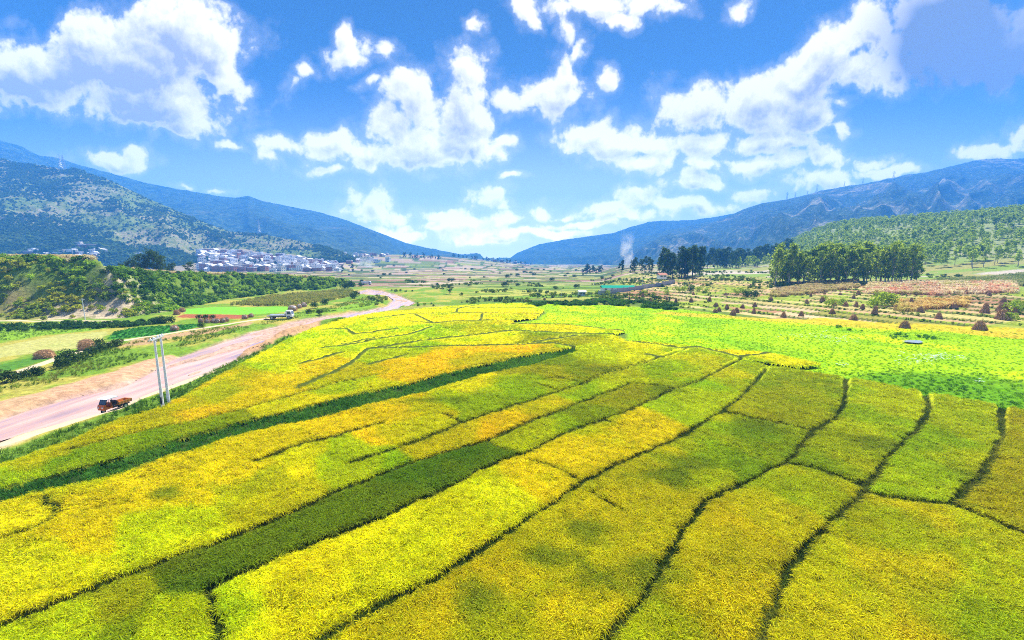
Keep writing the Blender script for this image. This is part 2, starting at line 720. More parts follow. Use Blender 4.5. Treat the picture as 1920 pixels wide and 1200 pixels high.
M_TRUCK = simple('white_paint', (.75, .76, .78), .35, .5, .05)
M_GREENROOF = simple('green_sheet_roof', (.01, .26, .17), .95, .05, .12, .3)
M_WALL = simple('grey_wall', (.4, .38, .38), .85, .2, .2, .5)
M_STALK = leafy('dry_stalks', [(.36, .21, .11), (.54, .34, .18), (.68, .46, .26)], .2, .9)
M_SHEET = simple('pale_sheeting', (.58, .55, .52), .6, .3, .25, 1.5)
M_EUCA = leafy('eucalyptus_leaves', [(.10, .18, .018), (.22, .33, .024), (.36, .47, .03), (.50, .58, .04)], .58)
M_DEEP = leafy('dark_leaves', [(.03, .065, .012), (.055, .105, .018), (.10, .16, .025)], .4)
M_PINE = leafy('light_woodland_leaves', [(.16, .27, .02), (.32, .44, .03), (.46, .56, .045)], .55)
M_FARTREE = leafy('far_leaves', [(.02, .05, .018), (.04, .085, .025)], .3)
M_RICE = leafy('rice_leaves', None, .5, .55, True, .6)
M_TINT = leafy('weeds', None, .42, .6, True, .55)


# ------------------------------------------------------------------ ground shape
RIVER = ats([(-500, 905), (-200, 850), (0, 778), (62, 757), (125, 740), (237, 715), (287, 690), (325, 668), (425, 635), (480, 617), (555, 600), (605, 591), (692, 579),
             (728, 571), (738, 560), (728, 553), (676, 550), (672, 545), (690, 541), (715, 544), (745, 552), (777, 565), (764, 572), (705, 583),
             (655, 604), (612, 618), (530, 642), (480, 656), (450, 668), (387, 692), (312, 719), (257, 739), (195, 764), (120, 782), (0, 815), (-200, 905), (-500, 1010)])
BAR = ats([(455, 652), (530, 622), (590, 606), (640, 596), (657, 598), (622, 612), (560, 634), (510, 652), (470, 662), (440, 668)])
SAND_L = ats([(-500, 850), (-200, 800), (0, 752), (75, 733), (200, 699), (262, 680), (300, 668), (325, 662), (345, 662), (300, 690), (237, 716), (125, 742), (0, 780), (-200, 860), (-500, 930)])
SAND_R = ats([(-500, 1010), (-200, 905), (0, 812), (120, 779), (195, 762), (257, 737), (312, 717), (387, 690), (450, 667), (455, 671), (380, 700), (320, 727), (262, 750), (200, 776), (120, 797), (0, 842), (-200, 920), (-500, 1040)])
EMB = [(-520, 60, 22), (-300, 118, 21.5), (-176, 138, 21), (-156, 140, 20.3), (-138, 143, 19), (-134, 155, 17.6), (-139, 171, 16.4), (-151, 216, 13.2), (-147, 264, 10.5), (-131, 305, 7.0),
       (-124, 326, 2.5), (-150, 372, 3.0), (-240, 470, 3), (-420, 640, 3), (-900, 800, 4)]
EMB_XY = np.array([(p[0], p[1]) for p in EMB])
EMB_H = np.array([p[2] for p in EMB])
EMB_POLY = np.vstack([EMB_XY, [(-2500, 800), (-2500, -200), (-600, -200)]])
TERR_W0 = 142.0


def emb_info(x, y):
    d, par = line_dist(EMB_XY, x, y)
    ins = in_poly(EMB_POLY, x, y)
    i = np.clip(np.floor(par).astype(int), 0, len(EMB_H) - 2)
    h = EMB_H[i] + (EMB_H[i + 1] - EMB_H[i]) * (par - i)
    return np.where(ins, d, -d), h


def ground_z(x, y, fine=True):
    x = np.asarray(x, float)
    y = np.asarray(y, float)
    z = np.zeros(x.shape)
    # alluvial fan rising to the left far away
    z += 44 * smooth(700, 1500, y) * smooth(200, -420, x)
    z += -6 * smooth(600, 1500, y) * smooth(0, 300, x)
    # terraces on the right
    w = .92 * x + .4 * y + (fbm(x / 60, y / 60, 3, 5) - .5) * 10
    aa = x / np.maximum(y, 30)
    rgt = smooth(.20, .30, aa)
    q = np.clip(w - TERR_W0, 0, 130) / 10.0
    fr = q - np.floor(q)
    st = np.floor(q) + smooth(.91, .99, fr)
    z += (.62 * st + .02 * np.clip(w - 272, 0, 300)) * rgt
    z += 68 * smooth(360, 890, w) * smooth(.52, .80, aa)
    # embankment on the left
    d, h = emb_info(x, y)
    dn = d + (fbm(x / 25, y / 25, 3, 9) - .5) * 9
    W = np.clip(h * 1.45, 6, 40)
    e = h * smooth(0, 1, np.clip(dn / W, 0, 1)) * (1 - smooth(70, 260, d))
    z = np.maximum(z, e)
    # river channel and its bank
    rd = sd_poly(RIVER, x, y) + (fbm(x / 5, y / 9, 3, 25) - .5) * 3.0
    z += -1.5 * smooth(-3.0, 1.5, rd)
    # shoals of mud and sand that break the surface
    z += 1.0 * smooth(.54, .62, fbm(x / 4.5, y / 20 + 3.1, 4, 27)) * smooth(0, 2, rd)
    bd = sd_poly(BAR, x, y)
    z += 1.3 * smooth(-1.0, 1.2, bd)
    if fine:
        z += (fbm(x / 7, y / 7, 3, 21) - .5) * .5 * (1 - smooth(250, 700, y))
        z += (fbm(x / 90, y / 90, 3, 23) - .5) * 3.0 * smooth(250, 800, y)
    return z


def gz1(x, y):
    return float(ground_z(np.array([x]), np.array([y]))[0])


RICE_EDGE = [(-900, 1230), (-300, 975), (0, 880), (100, 846), (170, 818), (230, 792), (300, 772), (350, 746), (420, 706), (480, 673), (530, 646), (580, 621), (640, 602), (700, 590), (800, 580), (900, 573),
             (990, 571), (1022, 584), (1006, 600), (965, 604), (960, 610), (1060, 611), (1175, 624), (1150, 632), (1175, 642), (1310, 656), (1330, 660), (1440, 666), (1542, 689), (1490, 695), (1400, 682), (1440, 692), (1590, 714),
             (1740, 744), (1880, 769), (2000, 790), (2500, 880), (3200, 1000), (3200, 1420), (-900, 1420)]
RICE_POLY = ats(RICE_EDGE)
STRIP = ats([(-400, 1030), (0, 930), (120, 898), (245, 862), (367, 824), (480, 795), (570, 771), (650, 748), (760, 727), (860, 699), (960, 677), (1075, 658),
             (1085, 664), (1000, 689), (900, 709), (800, 741), (700, 763), (600, 789), (500, 813), (420, 834), (308, 868), (217, 899), (100, 927), (0, 955), (-400, 1060)])
MEADOW = ats([(960, 606), (1010, 600), (1024, 584), (1000, 570), (1120, 572), (1280, 580), (1400, 596), (1545, 606), (1700, 616), (1920, 634), (2400, 680), (2600, 800), (2000, 800), (1880, 772), (1590, 716), (1400, 684), (1310, 658), (1175, 645), (1180, 625), (1060, 612)])


def fields_colour(x, y, z):
    """base colours of the ground: soils, grasses and crops"""
    n = len(x)
    wx = x + (fbm(x / 6, y / 6, 3, 31) - .5) * 3.0
    wy = y + (fbm(x / 6, y / 6, 3, 37) - .5) * 3.0
    c = np.zeros((n, 3))
    c[:] = (.10, .15, .025)
    # scrubby mixture in the middle distance
    m1 = fbm(x / 22, y / 40, 4, 41)
    c += (np.array((.17, .17, .03)) - c) * smooth(.45, .62, m1)[:, None]
    c += (np.array((.04, .085, .016)) - c) * smooth(.55, .66, fbm(x / 12, y / 26, 4, 43))[:, None]
    # patchwork of far fields, cells running across the valley
    ca, sa = math.cos(.22), math.sin(.22)
    jx = x + (fbm(x / 120, y / 120, 2, 51) - .5) * 60
    jy = y + (fbm(x / 120, y / 120, 2, 53) - .5) * 60
    u, v = (jx * ca + jy * sa), (-jx * sa + jy * ca)
    row = np.floor(v / 17.0)
    off = hash2(row, row * 0 + 3, 61) * 90
    colu = np.floor((u + off) / (45 + 60 * hash2(row, row * 0 + 9, 62)))
    h1 = hash2(colu, row, 63)
    h2 = hash2(colu, row, 64)
    pal = np.array([(.30, .22, .14), (.36, .29, .20), (.22, .13, .09), (.10, .14, .03), (.16, .20, .04), (.28, .26, .08), (.05, .08, .03), (.33, .24, .19)])
    pc = pal[np.minimum((h1 * len(pal)).astype(int), len(pal) - 1)] * (.8 + .4 * h2)[:, None]
    edge = np.minimum(v / 17.0 - row, 1 - (v / 17.0 - row))
    pc = np.where((edge < .07)[:, None], np.array((.06, .09, .02)), pc)
    far = smooth(250, 340, y + .15 * np.abs(x) + (m1 - .5) * 120)
    c += (pc - c) * far[:, None]
    # green-yellow fields nearer than that
    near = (smooth(205, 225, y) * (1 - smooth(330, 420, y)) * smooth(-70, -20, x))
    gp = np.array([(.20, .26, .03), (.14, .25, .02), (.32, .32, .06), (.09, .16, .02), (.24, .29, .04)])
    gc = gp[np.minimum((h1 * 5).astype(int), 4)]
    gc = np.where((edge < .09)[:, None], np.array((.045, .08, .015)), gc)
    c += (gc - c) * (near * .85)[:, None]
    # terraces: bare red soil, stubble and green strips
    w = .92 * x + .4 * y + (fbm(x / 60, y / 60, 3, 5) - .5) * 10
    aa = x / np.maximum(y, 30)
    q = (w - TERR_W0) / 10.0
    k = np.floor(q)
    fr = q - k
    along = -.4 * x + .92 * y
    seg = np.floor((along + 60 * hash2(k, k * 0, 71)) / 38)
    hh = hash2(seg, k, 72)
    tp = np.array([(.38, .25, .12), (.30, .16, .085), (.40, .30, .13), (.27, .24, .05), (.43, .31, .17), (.38, .31, .11), (.30, .20, .10)])
    tcx = tp[np.minimum((hh * 7).astype(int), 6)] * (.85 + .3 * hash2(seg, k, 73))[:, None]
    bank = smooth(.76, .82, fr + (fbm(x / 5, y / 5, 3, 74) - .5) * .2)
    tcx += (np.array((.05, .08, .012)) - tcx) * bank[:, None]  # risers painted dark for their shade, and for the scrub on them
    tcx += (np.array((.20, .27, .02)) - tcx) * (.8 * smooth(.62, .70, fbm(x / 16, y / 16, 3, 77)))[:, None]
    verge = smooth(.16, .06, fr + (fbm(x / 5, y / 5, 3, 75) - .5) * .2) * smooth(.4, .6, hash2(seg, k, 79))
    tcx += (np.array((.22, .30, .02)) - tcx) * verge[:, None]
    tm = smooth(.22, .30, aa) * smooth(0, 2, w - TERR_W0) * (1 - smooth(265, 290, w)) * (1 - smooth(330, 420, y))
    c += (tcx - c) * tm[:, None]
    # crops and rough grass between the terraces and the wood
    up = smooth(.3, .4, aa) * smooth(262, 280, w) * (1 - smooth(560, 650, w))
    uc = np.where((fbm(x / 50, y / 14, 3, 81) > .5)[:, None], np.array((.17, .24, .04)), np.array((.25, .23, .07)))
    uc = uc + (np.array((.38, .32, .26)) - uc) * smooth(.56, .62, fbm(x / 70, y / 30, 3, 83))[:, None]
    c += (uc - c) * up[:, None]
    hil = smooth(.5, .6, aa) * smooth(420, 560, w)
    c += (np.array((.20, .23, .09)) - c) * hil[:, None]

    def paint(P, col, s=1.2, amt=1.0, ragged=True, z_=0):
        nonlocal c
        d = sd_poly(P if isinstance(P, np.ndarray) else ats(P, z_), wx if ragged else x, wy if ragged else y)
        f = smooth(-s * .5, s * .5, d) * amt
        c += (np.array(col) - c) * f[:, None]
    # left bank
    leftb = smooth(-22, -32, x) * (1 - smooth(290, 330, y))
    lb = np.array((.13, .22, .02)) + (np.array((.30, .27, .05)) - np.array((.13, .22, .02))) * smooth(.44, .62, fbm(x / 9, y / 9, 4, 91))[:, None]
    c += (lb - c) * leftb[:, None]
    paint([(-200, 690), (0, 672), (75, 660), (150, 652), (205, 630), (200, 622), (110, 628), (0, 652), (-200, 660)], (.33, .32, .10))
    paint([(-200, 660), (0, 640), (90, 628), (200, 616), (150, 606), (0, 612), (-200, 620)], (.17, .29, .02))
    paint([(-100, 705), (0, 683), (70, 668), (100, 672), (0, 700), (-100, 720)], (.07, .17, .02))
    paint([(200, 636), (215, 622), (260, 614), (375, 607), (380, 612), (330, 622), (260, 632)], (.045, .19, .02), .8, ragged=False)
    paint([(345, 588), (350, 580), (400, 576), (545, 575), (548, 583), (470, 590)], (.15, .40, .03), .8, ragged=False)
    paint([(330, 594), (345, 589), (478, 590), (470, 596), (400, 599)], (.28, .09, .04), .6, ragged=False)
    paint([(430, 573), (500, 557), (640, 544), (662, 545), (655, 556), (600, 568), (540, 574)], (.34, .31, .06), 1.5)
    paint([(560, 592), (640, 575), (700, 560), (720, 566), (690, 577), (610, 588)], (.16, .27, .02), 1.5)
    paint([(222, 650), (262, 636), (330, 624), (420, 612), (475, 603), (475, 608), (420, 619), (335, 633), (270, 648)], (.36, .23, .12), 1.0)
    # embankment: plateau stubble, dry slope, pale rock
    d, h = emb_info(x, y)
    W = np.clip(h * 1.45, 6, 40)
    on = smooth(-1, 2, d)
    ec = np.array((.14, .17, .03)) + (np.array((.30, .24, .09)) - np.array((.14, .17, .03))) * smooth(.42, .6, fbm(x / 8, y / 8, 4, 101))[:, None]
    right = smooth(148, 158, y)
    ec += (np.array((.10, .18, .015)) - ec) * (right * .85)[:, None]
    top = smooth(W * .95, W * 1.15, d)
    ec += (np.array((.40, .31, .14)) - ec) * top[:, None]
    c += (ec - c) * (on * (1 - smooth(330, 420, d)))[:, None]
    rock = smooth(.40, .55, fbm(x / 5, z / 2.5 + y / 9, 4, 105)) * smooth(-168, -150, x) * smooth(-126, -135, x) * smooth(-1, 3, d) * (1 - smooth(W * .7, W, d)) * (1 - smooth(158, 170, y))
    rock = np.maximum(rock, smooth(.35, .5, fbm(x / 4, z / 1.3, 3, 107)) * smooth(-172, -160, x) * smooth(-128, -136, x) * smooth(0, 1, d) * (1 - smooth(8, 13, d)) * (1 - smooth(150, 160, y)))
    c += (np.array((.46, .36, .24)) - c) * (rock * .9)[:, None]
    # river margins
    paint(SAND_L, (.42, .25, .15), 1.0)
    paint(SAND_R, (.46, .33, .19), 1.0)
    rd = sd_poly(RIVER, x, y)
    c += (np.array((.40, .26, .20)) - c) * smooth(-1.6, -.2, rd)[:, None]
    bd = sd_poly(BAR, x, y)
    c += (np.array((.40, .24, .13)) - c) * smooth(-.5, .3, bd)[:, None]
    paint([(600, 611), (640, 599), (645, 601), (610, 614)], (.14, .24, .02), 1.0)
    # strip of weeds between the river and the rice
    paint([(455, 670), (560, 625), (640, 590), (720, 575), (790, 568), (1000, 566), (1000, 573), (800, 582), (640, 604), (530, 648), (350, 748), (100, 848), (0, 882), (-300, 978), (-300, 940), (0, 846), (200, 778), (320, 730)], (.11, .19, .02), 1.2)
    paint([(690, 596), (760, 583), (860, 572), (800, 571), (720, 580)], (.26, .24, .06), 1.5, .8)
    # meadow
    paint(MEADOW, (.24, .40, .002), 2.0)
    md = sd_poly(MEADOW, x, y)
    inm = smooth(0, 3, md)
    c += (np.array((.38, .47, .002)) - c) * (inm * smooth(.47, .62, fbm(x / 14, y / 20, 4, 111)) * .9)[:, None]
    c += (np.array((.12, .28, .003)) - c) * (inm * smooth(.58, .70, fbm(x / 8, y / 9, 4, 113)) * .6)[:, None]
    paint([(1560, 706), (1700, 694), (1920, 712), (2300, 760), (2300, 860), (1880, 775), (1590, 718)], (.08, .21, .004), 6.0, .9)
    paint([(1545, 600), (1440, 597), (1240, 583), (1225, 588), (1400, 600), (1545, 610), (1700, 620), (1920, 640), (2200, 670), (2200, 655), (1920, 628), (1700, 613)], (.42, .33, .02), 1.0)
    # mud under the rice
    rp = sd_poly(RICE_POLY, x, y)
    c += (np.array((.035, .05, .012)) - c) * smooth(0, 1.2, rp)[:, None]
    return c


def build_ground():
    ncol, nrow = 1020, 660
    k = np.linspace(1 / 42.0, 1 / 4160.0, nrow)
    yy = 1 / k - 60
    # finer steps across the embankment and the terraces
    uu = np.linspace(-1.75, 1.75, ncol)
    Yg, Ug = np.meshgrid(yy, uu, indexing='ij')
    X = Ug * (Yg + 22)
    x, y = X.ravel(), Yg.ravel()
    z = ground_z(x, y)
    c = fields_colour(x, y, z)
    idx = np.arange(ncol * nrow).reshape(nrow, ncol)
    f = np.stack([idx[:-1, :-1], idx[:-1, 1:], idx[1:, 1:], idx[1:, :-1]], -1).reshape(-1, 4)
    m, nt, out = new_mat('ground_soil_and_fields')
    t = NT(nt)
    a = t.attr('field_colour').outputs['Color']
    p = t.pos()
    n1 = t.noise(p, .9, 6, .7)
    n2 = t.noise(p, .12, 4)
    f1 = t.math('ADD', t.math('MULTIPLY', t.ramp(n1, .25, .75), .75), .62)
    col = t.scale(a, f1)
    col = t.mix(t.math('MULTIPLY', t.ramp(n2, .4, .7), .35), col, t.mix(1.0, col, (.7, .95, .7), 'MULTIPLY'))
    nor = t.bump(n1, .9, .35)
    t.l(t.bsdf(col, .9, .03, nor), out.inputs['Surface'])
    me = mesh_np('ground', np.stack([x, y, z], 1), f, m, True, {'field_colour': ('FLOAT_COLOR', c)})
    o = link('ground', me)
    tag(o, 'valley floor of fields, terraces, banks and grassy embankment', 'ground', kind='structure')


build_ground()


def build_river():
    bm = bmesh.new()
    P = RIVER
    vs = [bm.verts.new((p[0], p[1], -.75)) for p in P]
    f = bm.faces.new(vs)
    # a metre or so of overlap into the bank, so that the shore is where the bank meets the water
    bmesh.ops.triangulate(bm, faces=[f])
    me = bpy.data.meshes.new('river')
    bm.to_mesh(me)
    m, nt, out = new_mat('muddy_water')
    t = NT(nt)
    p = t.pos()
    mp = t.n('ShaderNodeMapping')
    mp.inputs['Rotation'].default_value = (0, 0, R(8))
    mp.inputs['Scale'].default_value = (1.6, .5, 1)
    t.l(p, mp.inputs[0])
    r1 = t.noise(mp.outputs[0], 1.2, 5, .6)
    big = t.noise(p, .05, 4)
    st = t.n('ShaderNodeMapping')
    st.inputs['Rotation'].default_value = (0, 0, R(8))
    st.inputs['Scale'].default_value = (.5, .05, 1)
    t.l(p, st.inputs[0])
    streak = t.noise(st.outputs[0], 1.0, 6, .65)
    c = t.mix(t.ramp(big, .35, .65), (.38, .215, .165), (.45, .28, .215))
    c = t.mix(t.ramp(streak, .42, .66), c, (.44, .31, .26))
    c = t.mix(t.ramp(streak, .46, .30), c, (.27, .165, .14))
    nor = t.bump(r1, .35, .06)
    pb = t.bsdf(c, .22, .4, nor)
    rg = t.math('ADD', t.math('MULTIPLY', t.ramp(streak, .36, .60), .42), .06)
    t.l(rg, pb.node.inputs['Roughness'])
    t.l(pb, out.inputs['Surface'])
    me.materials.append(m)
    o = link('river', me)
    tag(o, 'shallow muddy pinkish river curving along the rice fields', 'river', kind='structure')


build_river()


def ribbon(name, px, width, mat, label, z=0.0, lift=.12):
    P = ats(px, z)
    # resample
    pts = []
    for i in range(len(P) - 1):
        L = np.hypot(*(P[i + 1] - P[i]))
        n = max(2, int(L / 2.5))
        for j in range(n):
            pts.append(P[i] + (P[i + 1] - P[i]) * j / n)
    pts.append(P[-1])
    pts = np.array(pts)
    for _ in range(3):
        pts[1:-1] = (pts[:-2] + pts[1:-1] * 2 + pts[2:]) / 4
    d = np.gradient(pts, axis=0)
    d /= np.linalg.norm(d, axis=1)[:, None]
    nr = np.stack([-d[:, 1], d[:, 0]], 1)
    nac = 5
    vs = []
    for i, p in enumerate(pts):
        wv = width * (.85 + .3 * float(vnoise(np.array([i * .3]), np.array([width]), 3)[0]))
        for j in range(nac):
            q = p + nr[i] * wv * (j / (nac - 1) - .5)
            vs.append((q[0], q[1], gz1(q[0], q[1]) + (lift if 0 < j < nac - 1 else -.02)))
    fs = [(i * nac + j, i * nac + j + 1, (i + 1) * nac + j + 1, (i + 1) * nac + j) for i in range(len(pts) - 1) for j in range(nac - 1)]
    o = link(name, mesh_np(name, vs, fs, mat, True))
    tag(o, label, 'path', kind='structure')


M_DIRT = simple('packed_dirt', (.46, .37, .24), .95, .1, .2, .8, bump=.3, obj=False)
ribbon('path', [(-200, 748), (0, 707), (62, 686), (107, 673), (140, 661), (175, 652), (205, 643), (250, 636), (325, 623), (425, 608), (475, 600), (540, 593)], 2.0, M_DIRT, 'pale dirt path through the fields on the left river bank')
ribbon('dirt_road', [(-150, 600), (15, 602), (100, 602), (175, 602), (230, 604), (290, 606)], 2.2, M_DIRT, 'narrow pale road along the foot of the embankment')
ribbon('path', [(-200, 900), (-60, 850), (60, 813), (150, 787), (205, 770), (262, 745), (330, 721), (400, 696)], 2.0, M_DIRT, 'sandy track between river and rice where the three wheeler stands')

# ------------------------------------------------------------------ rice canopy
RIDGES = [
    [(1437, 696), (1392, 750), (1352, 779), (1280, 826), (1165, 878), (1091, 920), (955, 1011), (885, 1056), (815, 1102), (710, 1154), (661, 1182), (560, 1240)],
    [(1586, 712), (1584, 757), (1568, 790), (1525, 817), (1473, 876), (1370, 930), (1325, 952), (1280, 1007), (1235, 1095), (1193, 1151), (1130, 1230)],
    [(1734, 740), (1741, 772), (1716, 817), (1662, 867), (1640, 903), (1604, 948), (1532, 1011), (1478, 1078), (1437, 1186), (1425, 1230)],
    [(1878, 768), (1874, 831), (1842, 894), (1788, 957)],
    [(1615, 935), (1712, 952), (1788, 959), (1920, 1015), (2200, 1120)],
    [(1356, 779), (1424, 795), (1518, 815)],
    [(1473, 878), (1541, 894), (1604, 921), (1630, 915)],
    [(990, 874), (1042, 888), (1095, 916)], [(1105, 934), (1165, 969)],
    [(1390, 678), (1305, 722), (1260, 737), (1180, 777), (1060, 818), (983, 862), (937, 874), (815, 939), (724, 981), (640, 1012), (507, 1067), (385, 1123)],
    [(385, 1123), (395, 1150), (413, 1215)],
    [(1260, 736), (1235, 728), (1180, 725), (1046, 779), (1007, 794), (913, 836), (790, 873), (640, 932), (525, 983), (385, 1039), (280, 1081), (140, 1133), (0, 1190), (-120, 1240)],
    [(913, 836), (937, 850), (976, 859)],
    [(1282, 661), (1200, 687), (1135, 707), (1090, 725), (1047, 740), (930, 780), (868, 801), (815, 822), (745, 852), (660, 878)],
    [(480, 875), (577, 840), (640, 825), (720, 800)],
    [(1040, 712), (1095, 725)], [(997, 725), (1055, 740)], [(832, 783), (868, 800)], [(1212, 672), (1240, 676)],
    [(1172, 644), (1232, 652), (1282, 659), (1310, 657), (1388, 677)],
    [(130, 855), (230, 829), (347, 802), (450, 780), (560, 745), (640, 722), (715, 708)],
    [(602, 622), (650, 621), (665, 632), (745, 621)],
    [(687, 645), (770, 632), (810, 617)], [(700, 659), (812, 642), (880, 635), (960, 625)], [(767, 607), (812, 610), (855, 606), (960, 604)],
    [(690, 603), (772, 592), (855, 590), (1010, 592)], [(812, 610), (780, 594)], [(690, 660), (655, 690), (560, 735)], [(640, 650), (700, 640)],
    [(690, 660), (860, 655), (1040, 650), (1075, 657)], [(740, 585), (860, 581), (1000, 580)], [(855, 590), (860, 581), (900, 574)], [(900, 606), (905, 592)],
    [(1440, 668), (1385, 676)], [(-10, 1025), (60, 1005), (100, 985), (105, 960), (85, 942)], [(960, 612), (1060, 613), (1175, 626)], [(960, 625), (1060, 630), (1160, 632)], [(1000, 648), (1080, 634)],
    [(600, 660), (690, 645)], [(560, 690), (640, 668)], [(760, 672), (690, 690)], [(500, 715), (600, 692)],
]
GOLD, YEL, LIME, OLIVE, GREEN, GOLIVE, OLIME = range(7)
RICE_COL = np.array([(.82, .64, .002), (.75, .69, .002), (.56, .60, .003), (.43, .46, .004), (.18, .27, .006), (.60, .56, .004), (.50, .54, .004)])
SEEDS = [
    (450, 740, GOLD), (330, 785, GOLD), (150, 845, GOLD), (40, 870, GOLD), (560, 705, GOLD), (850, 680, GOLD), (740, 700, GOLD), (960, 662, GOLD), (50, 970, YEL),
    (1150, 738, GOLD), (1000, 788, GOLD), (870, 838, GOLD), (520, 670, YEL), (590, 640, YEL), (640, 610, YEL), (720, 605, YEL), (850, 598, YEL), (950, 578, YEL), (940, 598, YEL), (760, 650, LIME), (700, 630, YEL), (800, 628, LIME),
    (900, 620, LIME), (720, 668, LIME), (860, 645, YEL), (1050, 620, YEL), (1130, 625, YEL), (1220, 646, YEL), (1360, 664, YEL), (1480, 680, YEL),
    (1060, 645, OLIVE), (1130, 660, LIME), (1050, 700, OLIVE), (1200, 665, YEL), (1300, 690, LIME), (1230, 710, LIME), (1100, 745, LIME), (1000, 735, LIME), (900, 760, LIME), (1020, 765, GOLD),
    (800, 905, GREEN), (600, 985, GREEN), (450, 1050, GREEN), (250, 1130, OLIVE), (340, 1090, GREEN), (100, 1190, LIME), (900, 855, GREEN), (1000, 820, LIME), (1150, 765, OLIVE),
    (560, 1150, YEL), (720, 1080, YEL), (900, 960, YEL), (1050, 900, YEL), (1200, 830, YEL), (1300, 760, LIME), (1390, 700, LIME), (450, 1180, YEL), (330, 1180, YEL),
    (1250, 900, GOLIVE), (1000, 1100, GOLIVE), (850, 1160, GOLIVE), (1480, 760, OLIVE), (1400, 840, OLIVE), (1330, 830, OLIME),
    (1650, 790, OLIME), (1600, 870, OLIVE), (1500, 960, GOLIVE), (1350, 1050, GOLIVE), (1300, 1160, GOLIVE), (1790, 830, OLIME), (1720, 930, OLIME), (1900, 900, OLIVE), (1700, 1080, GOLIVE), (1880, 1120, GOLIVE), (1560, 1150, GOLIVE),
    (300, 1000, YEL), (100, 1080, YEL), (500, 930, LIME), (650, 870, LIME), (300, 940, YEL), (450, 880, YEL), (700, 805, GOLD), (560, 860, YEL), (780, 780, GOLD), (880, 740, YEL), (150, 1000, YEL),
    (150, 885, OLIVE), (400, 815, OLIVE), (550, 765, YEL), (260, 848, OLIVE), (20, 918, LIME), (680, 728, YEL),
]
GREEN_SPOTS = [(1110, 1010, 60, 25), (1210, 1105, 90, 35), (900, 1150, 60, 40), (1230, 910, 60, 22), (1420, 805, 60, 14), (1300, 880, 60, 18), (1250, 735, 40, 10), (1020, 1060, 60, 20), (1640, 840, 60, 16), (1800, 900, 60, 18),
               (320, 940, 40, 12), (820, 760, 60, 8), (1120, 700, 40, 7)]


